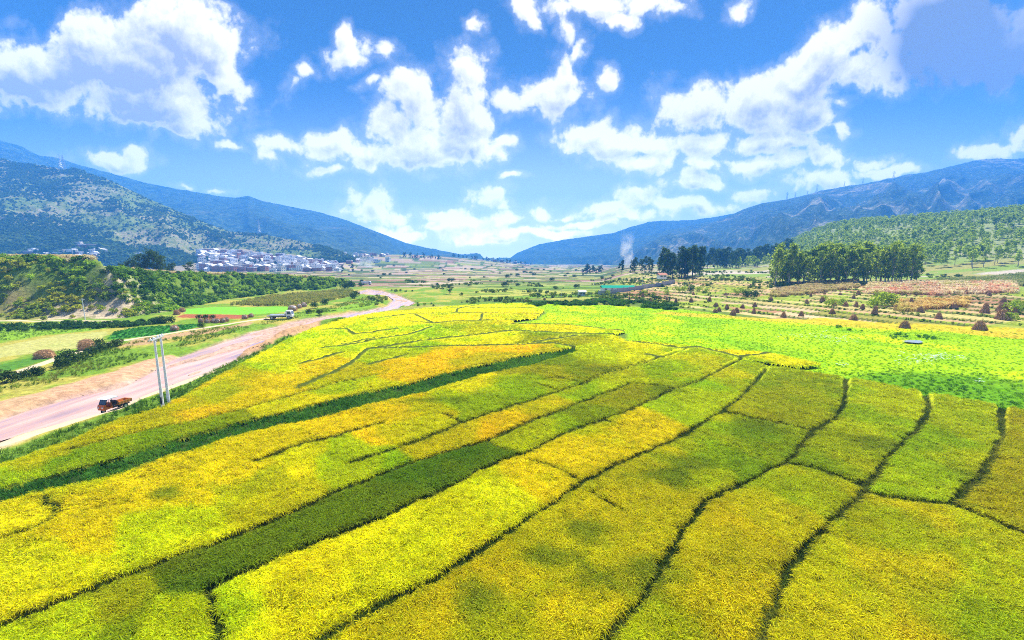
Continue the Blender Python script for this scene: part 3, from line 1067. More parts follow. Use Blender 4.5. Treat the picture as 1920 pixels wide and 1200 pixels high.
def build_rice():
    ncol, nrow = 900, 540
    # row spacing grows slowly with distance so that far ridges keep their width
    yy = (np.exp(np.linspace(0, math.log((.08 + .0030 * 195) / (.08 + .0030 * 14)), nrow)) * (.08 + .0030 * 14) - .08) / .0030
    uu = np.linspace(-1.5, 1.6, ncol)
    Yg, Ug = np.meshgrid(yy, uu, indexing='ij')
    Xg = Ug * (Yg + 8)
    x, y = Xg.ravel(), Yg.ravel()
    # ragged edges
    wx = x + (fbm(x / 1.6, y / 1.6, 3, 201) - .5) * .55
    wy = y + (fbm(x / 1.6, y / 1.6, 3, 203) - .5) * .55
    ed = sd_poly(RICE_POLY, wx, wy)
    sd = sd_poly(STRIP, wx, wy)
    mask = (ed > -.1) & (sd < .1)
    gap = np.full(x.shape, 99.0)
    bund_shade = np.zeros(x.shape)
    for ri, L in enumerate(RIDGES):
        P = ats(L)
        far_ = P[:, 1].mean() > 72
        hw = (.12 if ri in (7, 8, 12, 15, 16, 17, 18) else .27) if (ri < 19 and not far_) else (.36 if far_ else .18)
        pad = 4
        m = (x > P[:, 0].min() - pad) & (x < P[:, 0].max() + pad) & (y > P[:, 1].min() - pad) & (y < P[:, 1].max() + pad)
        d, par = line_dist(P, wx[m], wy[m])
        wv = hw * (.6 + .8 * fbm(x[m] / 5, y[m] / 5, 2, 210 + ri))
        gap[m] = np.minimum(gap[m], d - wv)
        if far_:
            bund_shade[m] = np.maximum(bund_shade[m], 1 - smooth(.05, .5, d - wv))  # far bund weeds painted dark, for the shaded faces of the plots
    # multi-source flood fill: each plot takes the kind of its seed
    lab = np.full(nrow * ncol, -1, np.int32)
    free = (mask & (gap > 0))
    q = deque()
    cell = []
    for (px, py, kind) in SEEDS:
        X0, Y0 = at(px, py)
        if not (14 < Y0 < 194):
            continue
        i = int(np.argmin(np.abs(yy - Y0)))
        j = int(round((X0 / (Y0 + 8) + 1.5) / 3.1 * (ncol - 1)))
        if 0 <= i < nrow and 0 <= j < ncol:
            ii = i * ncol + j
            lab[ii] = len(cell)
            cell.append(kind)
            q.append(ii)
    freel = free.tolist()
    labl = lab.tolist()
    while q:
        a = q.popleft()
        l = labl[a]
        c = a % ncol
        if c > 0 and labl[a - 1] < 0 and freel[a - 1]:
            labl[a - 1] = l
            q.append(a - 1)
        if c < ncol - 1 and labl[a + 1] < 0 and freel[a + 1]:
            labl[a + 1] = l
            q.append(a + 1)
        if a >= ncol and labl[a - ncol] < 0 and freel[a - ncol]:
            labl[a - ncol] = l
            q.append(a - ncol)
        if a < (nrow - 1) * ncol and labl[a + ncol] < 0 and freel[a + ncol]:
            labl[a + ncol] = l
            q.append(a + ncol)
    lab = np.array(labl)
    jit = 1 + (np.random.default_rng(3).random((len(cell) + 1, 3)) - .5) * np.array((.16, .14, .1))
    ck = np.array(cell + [OLIVE])
    colr = RICE_COL[ck[lab]] * jit[lab]
    # blur the borders of colour where no ridge parts two plots
    C = colr.reshape(nrow, ncol, 3)
    for _ in range(6):
        C[1:-1, 1:-1] = (C[1:-1, 1:-1] * 2 + C[:-2, 1:-1] + C[2:, 1:-1] + C[1:-1, :-2] + C[1:-1, 2:]) / 6
    colr = C.reshape(-1, 3)
    # ripening differs from spot to spot
    n = fbm(x / 9, y / 9, 4, 220)
    colr = colr + (colr * np.array((.74, .90, 1.0)) - colr) * smooth(.50, .68, n)[:, None]
    n = fbm(x / 2.2, y / 2.2, 3, 224)
    colr = colr * (.84 + .32 * n)[:, None]
    n = fbm(x / 14 + 5, y / 14, 3, 227)
    colr = colr + (colr * np.array((1.10, 1.02, 1.0)) - colr) * smooth(.52, .66, n)[:, None]
    for (px, py, rx, ry) in GREEN_SPOTS:
        X0, Y0 = at(px, py)
        X1, _ = at(px + rx, py)
        _, Y1 = at(px, py - ry)
        dd = np.hypot((wx - X0) / abs(X1 - X0), (wy - Y0) / abs(Y1 - Y0)) + (fbm(x / 2.5, y / 2.5, 3, 230) - .5) * 1.9
        f = 1 - smooth(.2, 1.3, dd)
        colr = colr + (np.array((.20, .27, .010)) - colr) * (f * .75)[:, None]
    g0 = smooth(-.05, .18, gap) * smooth(-.05, .18, ed) * smooth(.05, -.18, sd)
    colr = np.array((.06, .085, .012)) + (colr - np.array((.06, .085, .012))) * np.minimum(smooth(-.02, .22, gap), 1 - bund_shade)[:, None]
    lodge = smooth(.60, .75, fbm(x / 12, y / 5, 3, 241))
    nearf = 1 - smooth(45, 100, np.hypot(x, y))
    hgt = .72 - .14 * lodge - .34 * nearf + (fbm(x / 1.1, y / 1.1, 2, 243) - .5) * .16 + (fbm(x / .35, y / .35, 2, 245) - .5) * .18
    z = ground_z(x, y) * smooth(0, 6, ed) * .5
    zt = z + .02 + np.maximum(g0, bund_shade * 1.35 * smooth(-.05, .18, ed) * smooth(.05, -.18, sd)) * hgt
    idx = np.arange(nrow * ncol).reshape(nrow, ncol)
    f = np.stack([idx[:-1, :-1], idx[:-1, 1:], idx[1:, 1:], idx[1:, :-1]], -1).reshape(-1, 4)
    keep = mask[f].all(1)
    fk = f[keep]
    used = np.unique(fk)
    rem = np.full(nrow * ncol, -1)
    rem[used] = np.arange(len(used))
    m, nt, out = new_mat('rice_canopy')
    t = NT(nt)
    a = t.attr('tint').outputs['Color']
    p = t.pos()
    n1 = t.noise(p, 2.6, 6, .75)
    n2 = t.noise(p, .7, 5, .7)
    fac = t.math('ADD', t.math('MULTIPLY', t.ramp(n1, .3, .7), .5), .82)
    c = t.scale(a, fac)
    c = t.mix(t.math('MULTIPLY', t.ramp(n2, .45, .65), .5), c, t.mix(1.0, c, (.66, .92, .9), 'MULTIPLY'))
    nor = t.bump(n1, .8, .2)
    d = t.bsdf(c, .8, .04, nor)
    tr = t.n('ShaderNodeBsdfTranslucent')
    t.l(c, tr.inputs[0])
    mx = t.n('ShaderNodeMixShader')
    mx.inputs[0].default_value = .15
    t.l(d, mx.inputs[1])
    t.l(tr.outputs[0], mx.inputs[2])
    t.l(mx.outputs[0], out.inputs['Surface'])
    me = mesh_np('rice', np.stack([x, y, zt], 1)[used], rem[fk], m, True, {'tint': ('FLOAT_COLOR', (colr + (np.array((.08, .09, .008)) - colr) * (.85 * nearf)[:, None])[used])})     # near slab painted darker: shade between the plants, with the greener, browner lower stems
    o = link('rice', me)
    tag(o, 'ripening rice in long plots, golden yellow to olive green', 'rice', kind='stuff')

    # points for the plants that stand out of the canopy
    A = np.stack([x, y], 1)
    p00, p01, p10 = A[f[:, 0]], A[f[:, 1]], A[f[:, 3]]
    area = np.abs((p01 - p00)[:, 0] * (p10 - p00)[:, 1])
    cy = y[f].mean(1)
    cx = x[f].mean(1)
    dist = np.hypot(cx, cy)
    den = np.interp(dist, [20, 34, 50, 75, 110, 150, 185, 200], [64, 48, 28, 14, 5, 1.6, .8, 0])
    # only where a camera near this one could look
    den = den * (np.abs(cx) < 1.45 * cy + 8)
    ok = keep & (gap[f].min(1) > np.interp(dist, [50, 75, 100], [.03, .12, .8])) & (ed[f].min(1) > .1) & (sd[f].max(1) < -.1)
    num = rng.poisson(np.where(ok, den * area, 0))
    fi = np.repeat(np.arange(len(f)), num)
    r1, r2 = rng.random(len(fi)), rng.random(len(fi))
    P = p00[fi] + (p01 - p00)[fi] * r1[:, None] + (p10 - p00)[fi] * r2[:, None]
    zc = zt[f].mean(1)[fi]
    co = colr[f].mean(1)[fi]
    co = co * (1 + (rng.random((len(fi), 1)) - .5) * .55)
    co = co * np.where(rng.random((len(fi), 1)) < .10, np.array((.62, .72, 1.0)), 1.0)
    scl = np.interp(np.hypot(P[:, 0], P[:, 1]), [20, 50, 110, 190], [.36, .40, .52, .65]) * (.7 + .6 * rng.random(len(fi)))
    ld = lodge[f].mean(1)[fi]
    # wind leans the plants roughly one way, lodged plants lie nearly flat
    tilt = np.abs(rng.normal(.08, .08, len(fi))) + ld * .4
    yaw = rng.random(len(fi)) * 6.28
    # weeds and trampled grass on the bunds between the plots
    wk = mask[f].all(1) & (gap[f].max(1) < .22) & (np.abs(cx) < 1.45 * cy + 8) & (bund_shade[f].max(1) < .5)
    wn_ = rng.poisson(np.where(wk, area * np.interp(dist, [20, 60, 120], [30, 18, 5]), 0))
    wi = np.repeat(np.arange(len(f)), wn_)
    W_ = p00[wi] + (p01 - p00)[wi] * rng.random((len(wi), 1)) + (p10 - p00)[wi] * rng.random((len(wi), 1))
    global BUND
    BUND = W_
    return np.column_stack([P, zc - (.30 - .34 * np.interp(dist[fi], [45, 80], [1, 0])) * scl]), co, scl, tilt, yaw


def clump(seed, nb=18, h=1.0, r=.16, wid=.018, ears=8, lean=.45):
    rd = random.Random(seed)
    V, F = [], []

    def blade(base, az, ln, bend, w0, segs=3, tipw=.15):
        o = len(V)
        side = Vector((-math.sin(az), math.cos(az), 0))
        out = Vector((math.cos(az), math.sin(az), 0))
        for s in range(segs + 1):
            tt = s / segs
            ang = bend * tt * tt
            p = base + out * (ln * tt * math.sin(ang * .8 + .08)) + Vector((0, 0, ln * tt * math.cos(ang * .9)))
            w = w0 * (1 - (1 - tipw) * tt ** 1.5)
            V.append(p - side * w)
            V.append(p + side * w)
        for s in range(segs):
            i = o + 2 * s
            F.append((i, i + 1, i + 3, i + 2))
    for i in range(nb):
        az = rd.random() * 6.283
        rr = r * math.sqrt(rd.random())
        b = Vector((math.cos(az) * rr, math.sin(az) * rr, .2))
        blade(b, az + rd.uniform(-.6, .6), h * rd.uniform(.55, .85), rd.uniform(.2, 1.1) * lean * 2, wid * rd.uniform(.7, 1.2))
    for i in range(ears):
        az = rd.random() * 6.283
        rr = r * 1.3 * math.sqrt(rd.random())
        b = Vector((math.cos(az) * rr, math.sin(az) * rr, .25))
        blade(b, az + rd.uniform(-.6, .6), h * rd.uniform(.6, .78), rd.uniform(1.0, 1.9), wid * 1.5, 4, .9)
    return V, F


def proto(name, V, F, mat):
    me = bpy.data.meshes.new(name)
    me.from_pydata([tuple(v) for v in V], [], F)
    me.materials.append(mat)
    me.update()
    return bpy.data.objects.new(name, me)        # only a source for the scatter, never linked


def scatter(name, pts, cols, scl, tilt, yaw, protos, label, cat, mat=None):
    n = len(pts)
    me = bpy.data.meshes.new(name)
    me.vertices.add(n)
    me.vertices.foreach_set('co', np.asarray(pts, np.float32).ravel())
    rot = np.stack([tilt * np.cos(yaw * 3.1), tilt * np.sin(yaw * 3.1), yaw], 1)
    for an, typ, key, dat in (('rot', 'FLOAT_VECTOR', 'vector', rot), ('scl', 'FLOAT', 'value', scl)):
        a = me.attributes.new(an, typ, 'POINT')
        a.data.foreach_set(key, np.asarray(dat, np.float32).ravel())
    a = me.attributes.new('tint', 'FLOAT_COLOR', 'POINT')
    d4 = np.ones((n, 4), np.float32)
    d4[:, :3] = cols
    a.data.foreach_set('color', d4.ravel())
    a = me.attributes.new('pick', 'INT', 'POINT')
    a.data.foreach_set('value', rng.integers(0, len(protos), n).astype(np.int32))
    me.update()
    o = link(name, me)
    ng = bpy.data.node_groups.new(name + '_scatter', 'GeometryNodeTree')
    ng.interface.new_socket('Geometry', in_out='INPUT', socket_type='NodeSocketGeometry')
    ng.interface.new_socket('Geometry', in_out='OUTPUT', socket_type='NodeSocketGeometry')
    gi = ng.nodes.new('NodeGroupInput')
    go = ng.nodes.new('NodeGroupOutput')
    iop = ng.nodes.new('GeometryNodeInstanceOnPoints')
    jn = ng.nodes.new('GeometryNodeJoinGeometry')
    for p in reversed(protos):
        oi = ng.nodes.new('GeometryNodeObjectInfo')
        oi.inputs['Object'].default_value = p
        oi.inputs['As Instance'].default_value = True
        ng.links.new(oi.outputs['Geometry'], jn.inputs[0])

    def na(nm, typ):
        x = ng.nodes.new('GeometryNodeInputNamedAttribute')
        x.data_type = typ
        x.inputs['Name'].default_value = nm
        return x.outputs['Attribute']
    ng.links.new(gi.outputs[0], iop.inputs['Points'])
    ng.links.new(jn.outputs[0], iop.inputs['Instance'])
    iop.inputs['Pick Instance'].default_value = True
    ng.links.new(na('pick', 'INT'), iop.inputs['Instance Index'])
    e2r = ng.nodes.new('FunctionNodeEulerToRotation')
    ng.links.new(na('rot', 'FLOAT_VECTOR'), e2r.inputs[0])
    ng.links.new(e2r.outputs[0], iop.inputs['Rotation'])
    ng.links.new(na('scl', 'FLOAT'), iop.inputs['Scale'])
    ng.links.new(iop.outputs[0], go.inputs[0])
    md = o.modifiers.new('scatter', 'NODES')
    md.node_group = ng
    tag(o, label, cat, kind='stuff')
    return o


rp, rc, rs, rt, ry_ = build_rice()
rice_protos = [proto('rice_plant', *clump(300 + i, 13, 1.15, .2, .026, 7, .35), M_RICE) for i in range(5)]
scatter('rice_plants', rp, rc, rs, rt, ry_, rice_protos, 'rice stalks and drooping ears standing over the plots', 'rice')
print('rice points', len(rp))

# ------------------------------------------------------------------ bushes, weeds and grass
def leaf_ball(seed, n, rx, rz, leaf, flat=.75, hollow=.55, lumps=6):
    """a shrub: leaf blades spread through several lumps"""
    rd = random.Random(seed)
    V, F = [], []
    cs = []
    for i in range(lumps):
        a = rd.random() * 6.283
        r = rx * .62 * math.sqrt(rd.random())
        cs.append((Vector((math.cos(a) * r, math.sin(a) * r, rz * rd.uniform(.35, .8))), rd.uniform(.38, .62)))
    for i in range(n):
        c, k = rd.choice(cs)
        d = Vector((rd.gauss(0, 1), rd.gauss(0, 1), rd.gauss(.25, 1))).normalized()
        rr = rd.uniform(hollow, 1.0) ** .6
        p = c + Vector((d.x * rx * k, d.y * rx * k, d.z * rz * k * .9)) * rr
        if p.z < 0.02:
            p.z = rd.uniform(.02, .2) * rz
        nrm = (d + Vector((rd.gauss(0, .6), rd.gauss(0, .6), rd.gauss(0, .6)))).normalized()
        u = nrm.orthogonal().normalized()
        u = Matrix.Rotation(rd.random() * 6.283, 3, nrm) @ u
        w = nrm.cross(u)
        s = leaf * rd.uniform(.6, 1.35)
        o = len(V)
        V.extend([p - u * s, p + w * s * flat * .6, p + u * s, p - w * s * flat * .6])
        F.append((o, o + 1, o + 2, o + 3))
    return V, F


bush_protos = [proto('shrub', *leaf_ball(400 + i, 90, 1.0, 1.1, .26), M_TINT) for i in range(5)]
weed_protos = [proto('weed', *clump(500 + i, 16, 1.0, .32, .035, 0, .6), M_TINT) for i in range(4)]
leafw_protos = [proto('weed_clump', *leaf_ball(520 + i, 60, 1.0, .7, .15, lumps=6), M_TINT) for i in range(4)]


def sample_area(P, density_fn, cap=200000):
    """random points in the polygon P (world xy), thinned by density_fn(x, y) points per square metre"""
    P = np.asarray(P)
    x0, y0 = P.min(0)
    x1, y1 = P.max(0)
    # sample in strips of depth so that near and far are treated alike
    pts = []
    ys = np.geomspace(max(y0, 5) + 0.0, y1 + .001, 40) if y0 > 5 else np.linspace(y0, y1, 40)
    for i in range(len(ys) - 1):
        a = (x1 - x0) * (ys[i + 1] - ys[i])
        gx = rng.uniform(x0, x1, 400)
        gy = rng.uniform(ys[i], ys[i + 1], 400)
        dm = float(np.max(density_fn(gx, gy))) if a > 0 else 0
        if dm <= 0:
            continue
        n = min(int(a * dm), cap)
        qx = rng.uniform(x0, x1, n)
        qy = rng.uniform(ys[i], ys[i + 1], n)
        k = in_poly(P, qx, qy)
        qx, qy = qx[k], qy[k]
        k = rng.random(len(qx)) < density_fn(qx, qy) / dm
        pts.append(np.stack([qx[k], qy[k]], 1))
    return np.vstack(pts) if pts else np.zeros((0, 2))


def put(name, sets, protos, label, cat, sink=.05):
    """sets: list of (xy, colour list, scale lo, scale hi)"""
    Ps, Cs, Ss = [], [], []
    for xy, cols, lo, hi in sets:
        n = len(xy)
        if n == 0:
            continue
        z = ground_z(xy[:, 0], xy[:, 1])
        cols = np.asarray(cols)
        f = np.clip(fbm(xy[:, 0] / 6, xy[:, 1] / 6, 3, 77) * 1.9 - .45 + rng.normal(0, .2, n), 0, .999) * (len(cols) - 1)
        i = np.floor(f).astype(int)
        c = cols[i] + (cols[np.minimum(i + 1, len(cols) - 1)] - cols[i]) * (f - i)[:, None]
        c = c * (.8 + .4 * rng.random((n, 1)))
        s = lo + (hi - lo) * rng.random(n) ** 1.5
        Ps.append(np.column_stack([xy, z - sink * s]))
        Cs.append(c)
        Ss.append(s)
    P, C, S = np.vstack(Ps), np.vstack(Cs), np.concatenate(Ss)
    n = len(P)
    print(name, n)
    return scatter(name, P, C, S, np.abs(rng.normal(0, .1, n)), rng.random(n) * 6.283, protos, label, cat)


def poly_density(P, d, edge=0):
    return lambda x, y: np.full(x.shape, d)


# embankment cover
def emb_density(dry):
    def f(x, y):
        d, h = emb_info(x, y)
        W = np.clip(h * 1.45, 6, 40)
        on = (d > .5) & (d < W * (.86 + .10 * (fbm(x / 9, y / 9, 2, 305) > .55)))
        rgt = smooth(147, 160, y + (x + 135) * .15)
        n = fbm(x / 7, y / 7, 3, 303)
        rocky = ((x > -166) & (x < -133) & (y < 164)).astype(float)
        if dry:
            v = (1 - rgt) * (.05 + .45 * smooth(.40, .56, n)) * (1 - .8 * rocky * (n < .55))
        else:
            v = rgt * (.35 + .3 * smooth(.4, .6, n)) * (1 - .3 * rocky)
        return np.where(on, v, 0)
    return f


EMB_AREA = np.array([(-330, 100), (-128, 130), (-118, 330), (-190, 420), (-330, 420)])
e1 = sample_area(EMB_AREA, emb_density(True))
e2 = sample_area(EMB_AREA, emb_density(False))
put('undergrowth', [(e1, [(.16, .24, .012), (.32, .38, .02), (.44, .42, .03)], .6, 1.7), (e2, [(.06, .13, .008), (.16, .29, .012), (.34, .48, .016)], .8, 2.1)], bush_protos,
    'dense green shrubs and creepers covering the embankment slope', 'undergrowth', .1)

# river bank weeds and scrub
bankR = ats([(455, 670), (530, 640), (600, 612), (640, 600), (660, 600), (640, 606), (530, 650), (350, 748), (230, 795), (100, 848), (0, 882), (-200, 945), (-200, 905), (0, 850), (200, 782), (320, 735)])
b1 = sample_area(bankR, poly_density(bankR, 2.2))
bankL = ats([(-300, 790), (0, 744), (200, 692), (300, 664), (420, 630), (480, 612), (600, 588), (690, 574), (720, 562), (690, 556), (600, 580), (480, 602), (330, 626), (200, 652), (110, 682), (0, 720), (-300, 770)])
b2 = sample_area(bankL, lambda x, y: 2.0 * smooth(.36, .56, fbm(x / 6, y / 6, 3, 311)))
strip_pts = sample_area(STRIP, poly_density(STRIP, 5.0))
fld = ats([(-250, 660), (0, 640), (90, 628), (200, 616), (150, 606), (0, 606), (-250, 620)])
b3 = sample_area(fld, lambda x, y: .9 + 0 * x)
gf = ats([(200, 636), (215, 622), (260, 614), (375, 607), (380, 612), (330, 622), (260, 632)])
b4 = sample_area(gf, lambda x, y: 1.6 + 0 * x)
put('weeds', [(b1, [(.05, .12, .012), (.10, .2, .016), (.17, .26, .02)], .5, 1.1), (b2, [(.08, .17, .015), (.16, .24, .02), (.26, .26, .04)], .4, .9),
              (BUND, [(.04, .07, .006), (.08, .12, .008), (.17, .18, .02)], .36, .72), (strip_pts, [(.04, .13, .012), (.07, .2, .015), (.13, .27, .02)], .6, 1.05), (b3, [(.12, .22, .02), (.2, .3, .02)], .4, .7)], weed_protos,
    'tall green grass and weeds on the river banks and wet strip', 'weeds')
put('vegetables', [(b4, [(.03, .16, .02), (.05, .2, .02)], .35, .55)], leafw_protos, 'dark green leafy vegetable crop by the left path', 'vegetables')

# meadow plants
md = sample_area(MEADOW, lambda x, y: np.interp(np.hypot(x, y), [70, 120, 240], [2.0, 1.0, .3]) * (sd_poly(MEADOW, x, y) > .5))
deep = in_poly(ats([(1560, 706), (1700, 694), (1920, 712), (2300, 760), (2300, 860), (1880, 775), (1590, 718)]), md[:, 0] + rng.normal(0, 2.5, len(md)), md[:, 1] + rng.normal(0, 2.5, len(md)))
put('meadow_plants', [(md[deep], [(.05, .15, .004), (.09, .24, .004), (.16, .32, .004)], .25, .5), (md[~deep], [(.15, .33, .003), (.24, .41, .003), (.32, .46, .003)], .2, .38)], leafw_protos, 'bright green wet meadow of low leafy plants right of the rice', 'meadow plants', .12)
# white flowers in the meadow
fl = np.vstack([np.column_stack(at(px + random.gauss(0, sx), py + random.gauss(0, sy))) if False else np.array([at(px + random.gauss(0, sx), py + random.gauss(0, sy))])
                for (px, py, sx, sy, n) in ((1738, 672, 26, 4.0, 70), (1755, 669, 10, 1.5, 34), (1720, 680, 18, 3, 20), (1530, 632, 30, 3.5, 60), (1575, 640, 20, 2.5, 25), (1580, 686, 10, 1.5, 14), (1800, 672, 8, 2, 16), (1838, 717, 6, 1.5, 6)) for _ in range(n)])


def flower(seed):
    rd = random.Random(seed)
    V, F = [], []
    for i in range(5):
        o = len(V)
        c = Vector((rd.uniform(-.5, .5), rd.uniform(-.5, .5), rd.uniform(.8, 1.1)))
        for j in range(5):
            a = j / 5 * 6.283
            V.append(c + Vector((math.cos(a) * .28, math.sin(a) * .28, .05 * (j % 2))))
        V.append(c + Vector((0, 0, -.12)))
        for j in range(5):
            F.append((o + j, o + (j + 1) % 5, o + 5))
    return V, F


put('flowers', [(fl, [(.62, .64, .62), (.72, .74, .72)], .2, .36)], [proto('flower', *flower(i), M_TINT) for i in range(3)], 'white flowers speckling the wet meadow', 'flowers', -.2)

# scrub lines: hedges along the terraces, weeds in the middle distance
def scrub_density(x, y):
    n = fbm(x / 18, y / 30, 4, 321)
    return .08 * smooth(.56, .68, n) * (sd_poly(RICE_POLY, x, y) < -2) * (sd_poly(MEADOW, x, y) < -1) * (sd_poly(RIVER, x, y) < -3)


MID = np.array([(-60, 180), (60, 180), (150, 205), (330, 250), (330, 420), (-110, 420), (-95, 260)])
s1 = sample_area(MID, scrub_density)
TER = np.array([(40, 200), (150, 105), (330, 120), (330, 330), (90, 330)])


def terr_bank(x, y):
    w = .92 * x + .4 * y + (fbm(x / 60, y / 60, 3, 5) - .5) * 10
    q = (w - TERR_W0) / 10
    fr = q - np.floor(q)
    return np.where((w > TERR_W0 - 2) & (w < 285), (.8 * np.exp(-((fr - .90) / .07) ** 2) * smooth(.36, .6, fbm(x / 9, y / 9, 3, 331)) + .004), 0)


s2 = sample_area(TER, terr_bank)
hedge = ats([(985, 575), (1000, 570), (1130, 562), (1280, 573), (1270, 582), (1130, 572)])
s3 = sample_area(hedge, lambda x, y: .9 * smooth(.4, .55, fbm(x / 6, y / 8, 3, 335)))
pond = ats([(1650, 630), (1700, 626), (1760, 634), (1740, 642), (1690, 640), (1640, 628)])
s4 = sample_area(pond, lambda x, y: .5 * smooth(.45, .55, fbm(x / 3, y / 3, 3, 339)))
emb_foot = ats([(-200, 612), (0, 612), (120, 607), (215, 608), (300, 602), (310, 607), (215, 616), (90, 620), (0, 622), (-200, 630)])
s5 = sample_area(emb_foot, lambda x, y: .45 + 0 * x)
med = ats([(1590, 616), (1625, 622), (1600, 626), (1560, 612)])
s6 = sample_area(med, lambda x, y: 1.0 * smooth(.45, .55, fbm(x / 3, y / 3, 3, 341)))
put('scrub', [(s1, [(.06, .11, .012), (.13, .2, .015), (.22, .28, .02)], .6, 1.6), (s2, [(.08, .15, .012), (.16, .25, .015), (.26, .32, .02)], .3, .65), (s3, [(.04, .12, .01), (.1, .22, .012)], .7, 1.3),
              (s4, [(.06, .2, .01), (.13, .32, .01)], .4, .7), (s5, [(.03, .09, .012), (.08, .16, .015)], .6, 1.3), (s6, [(.06, .2, .01), (.13, .32, .01)], .4, .7)], bush_protos,
    'low green scrub along terrace edges and in the middle of the valley', 'scrub', .1)

# standing maize
def maize(seed):
    rd = random.Random(seed)
    V, F = [], []
    for k in range(5):
        bx, by = rd.uniform(-.5, .5), rd.uniform(-.5, .5)
        h = rd.uniform(.8, 1.1)
        for a in (0, 1.57):
            o = len(V)
            dx, dy = math.cos(a) * .03, math.sin(a) * .03
            V.extend([Vector((bx - dx, by - dy, 0)), Vector((bx + dx, by + dy, 0)), Vector((bx + dx * .5, by + dy * .5, h)), Vector((bx - dx * .5, by - dy * .5, h))])
            F.append((o, o + 1, o + 2, o + 3))
        for j in range(7):
            az = rd.random() * 6.283
            z0 = rd.uniform(.25, .9) * h
            o = len(V)
            out = Vector((math.cos(az), math.sin(az), 0))
            sd_ = Vector((-out.y, out.x, 0)) * .04
            b = Vector((bx, by, z0))
            m = b + out * .2 + Vector((0, 0, .14))
            e = b + out * .42 + Vector((0, 0, -.05))
            V.extend([b - sd_, b + sd_, m + sd_, m - sd_, e])
            F.append((o, o + 1, o + 2, o + 3))
            F.append((o + 3, o + 2, o + 4))
    return V, F


maize_protos = [proto('maize_plant', *maize(600 + i), M_TINT) for i in range(4)]
c1 = sample_area(ats([(1690, 577), (1668, 566), (1815, 568), (1812, 575)], 4.0), lambda x, y: 1.0 + 0 * x)
c2 = sample_area(ats([(1625, 545), (1628, 537), (1760, 538), (1900, 541), (1905, 552), (1760, 550)], 6.5), lambda x, y: .8 + 0 * x)
c3 = sample_area(ats([(1445, 548), (1450, 542), (1530, 537), (1605, 536), (1608, 543), (1530, 546)], 5.5), lambda x, y: .8 + 0 * x)
c4 = sample_area(ats([(1690, 536), (1760, 527), (1920, 524), (2050, 530), (2050, 545), (1900, 536)], 8.5), lambda x, y: .5 + 0 * x)
c5 = sample_area(ats([(430, 573), (500, 557), (640, 544), (662, 545), (655, 556), (600, 568), (540, 574)]), lambda x, y: .5 + 0 * x)
put('maize', [(c1, [(.6, .34, .08), (.78, .56, .2), (.56, .46, .08)], 1.5, 2.1), (c2, [(.74, .36, .2), (.82, .66, .45), (.6, .5, .12)], 1.5, 2.1), (c3, [(.6, .42, .22), (.55, .46, .14)], 1.5, 2.0),
              (c4, [(.14, .2, .02), (.28, .32, .06), (.4, .36, .16)], 1.2, 1.9), (c5, [(.2, .24, .03), (.36, .32, .06)], 1.2, 1.8)], maize_protos, 'ripe maize standing in strips, pinkish tan and yellow', 'maize')
pe = []
for i in range(len(EMB) - 5):
    pass
ptop = sample_area(EMB_AREA, lambda x, y: (lambda d, h: np.where((d > np.clip(h * 1.45, 6, 40) * .93) & (d < np.clip(h * 1.45, 6, 40) + 12), .6, 0))(*emb_info(x, y)))
put('dry_maize', [(ptop, [(.56, .42, .2), (.68, .55, .32)], 1.3, 2.0)], maize_protos, 'dry straw coloured maize along the top of the embankment', 'maize')


# ------------------------------------------------------------------ mountains
def interp_px(pts, xs):
    pts = sorted(pts)
    return np.interp(xs, [p[0] for p in pts], [p[1] for p in pts])


MOUNTS = {}


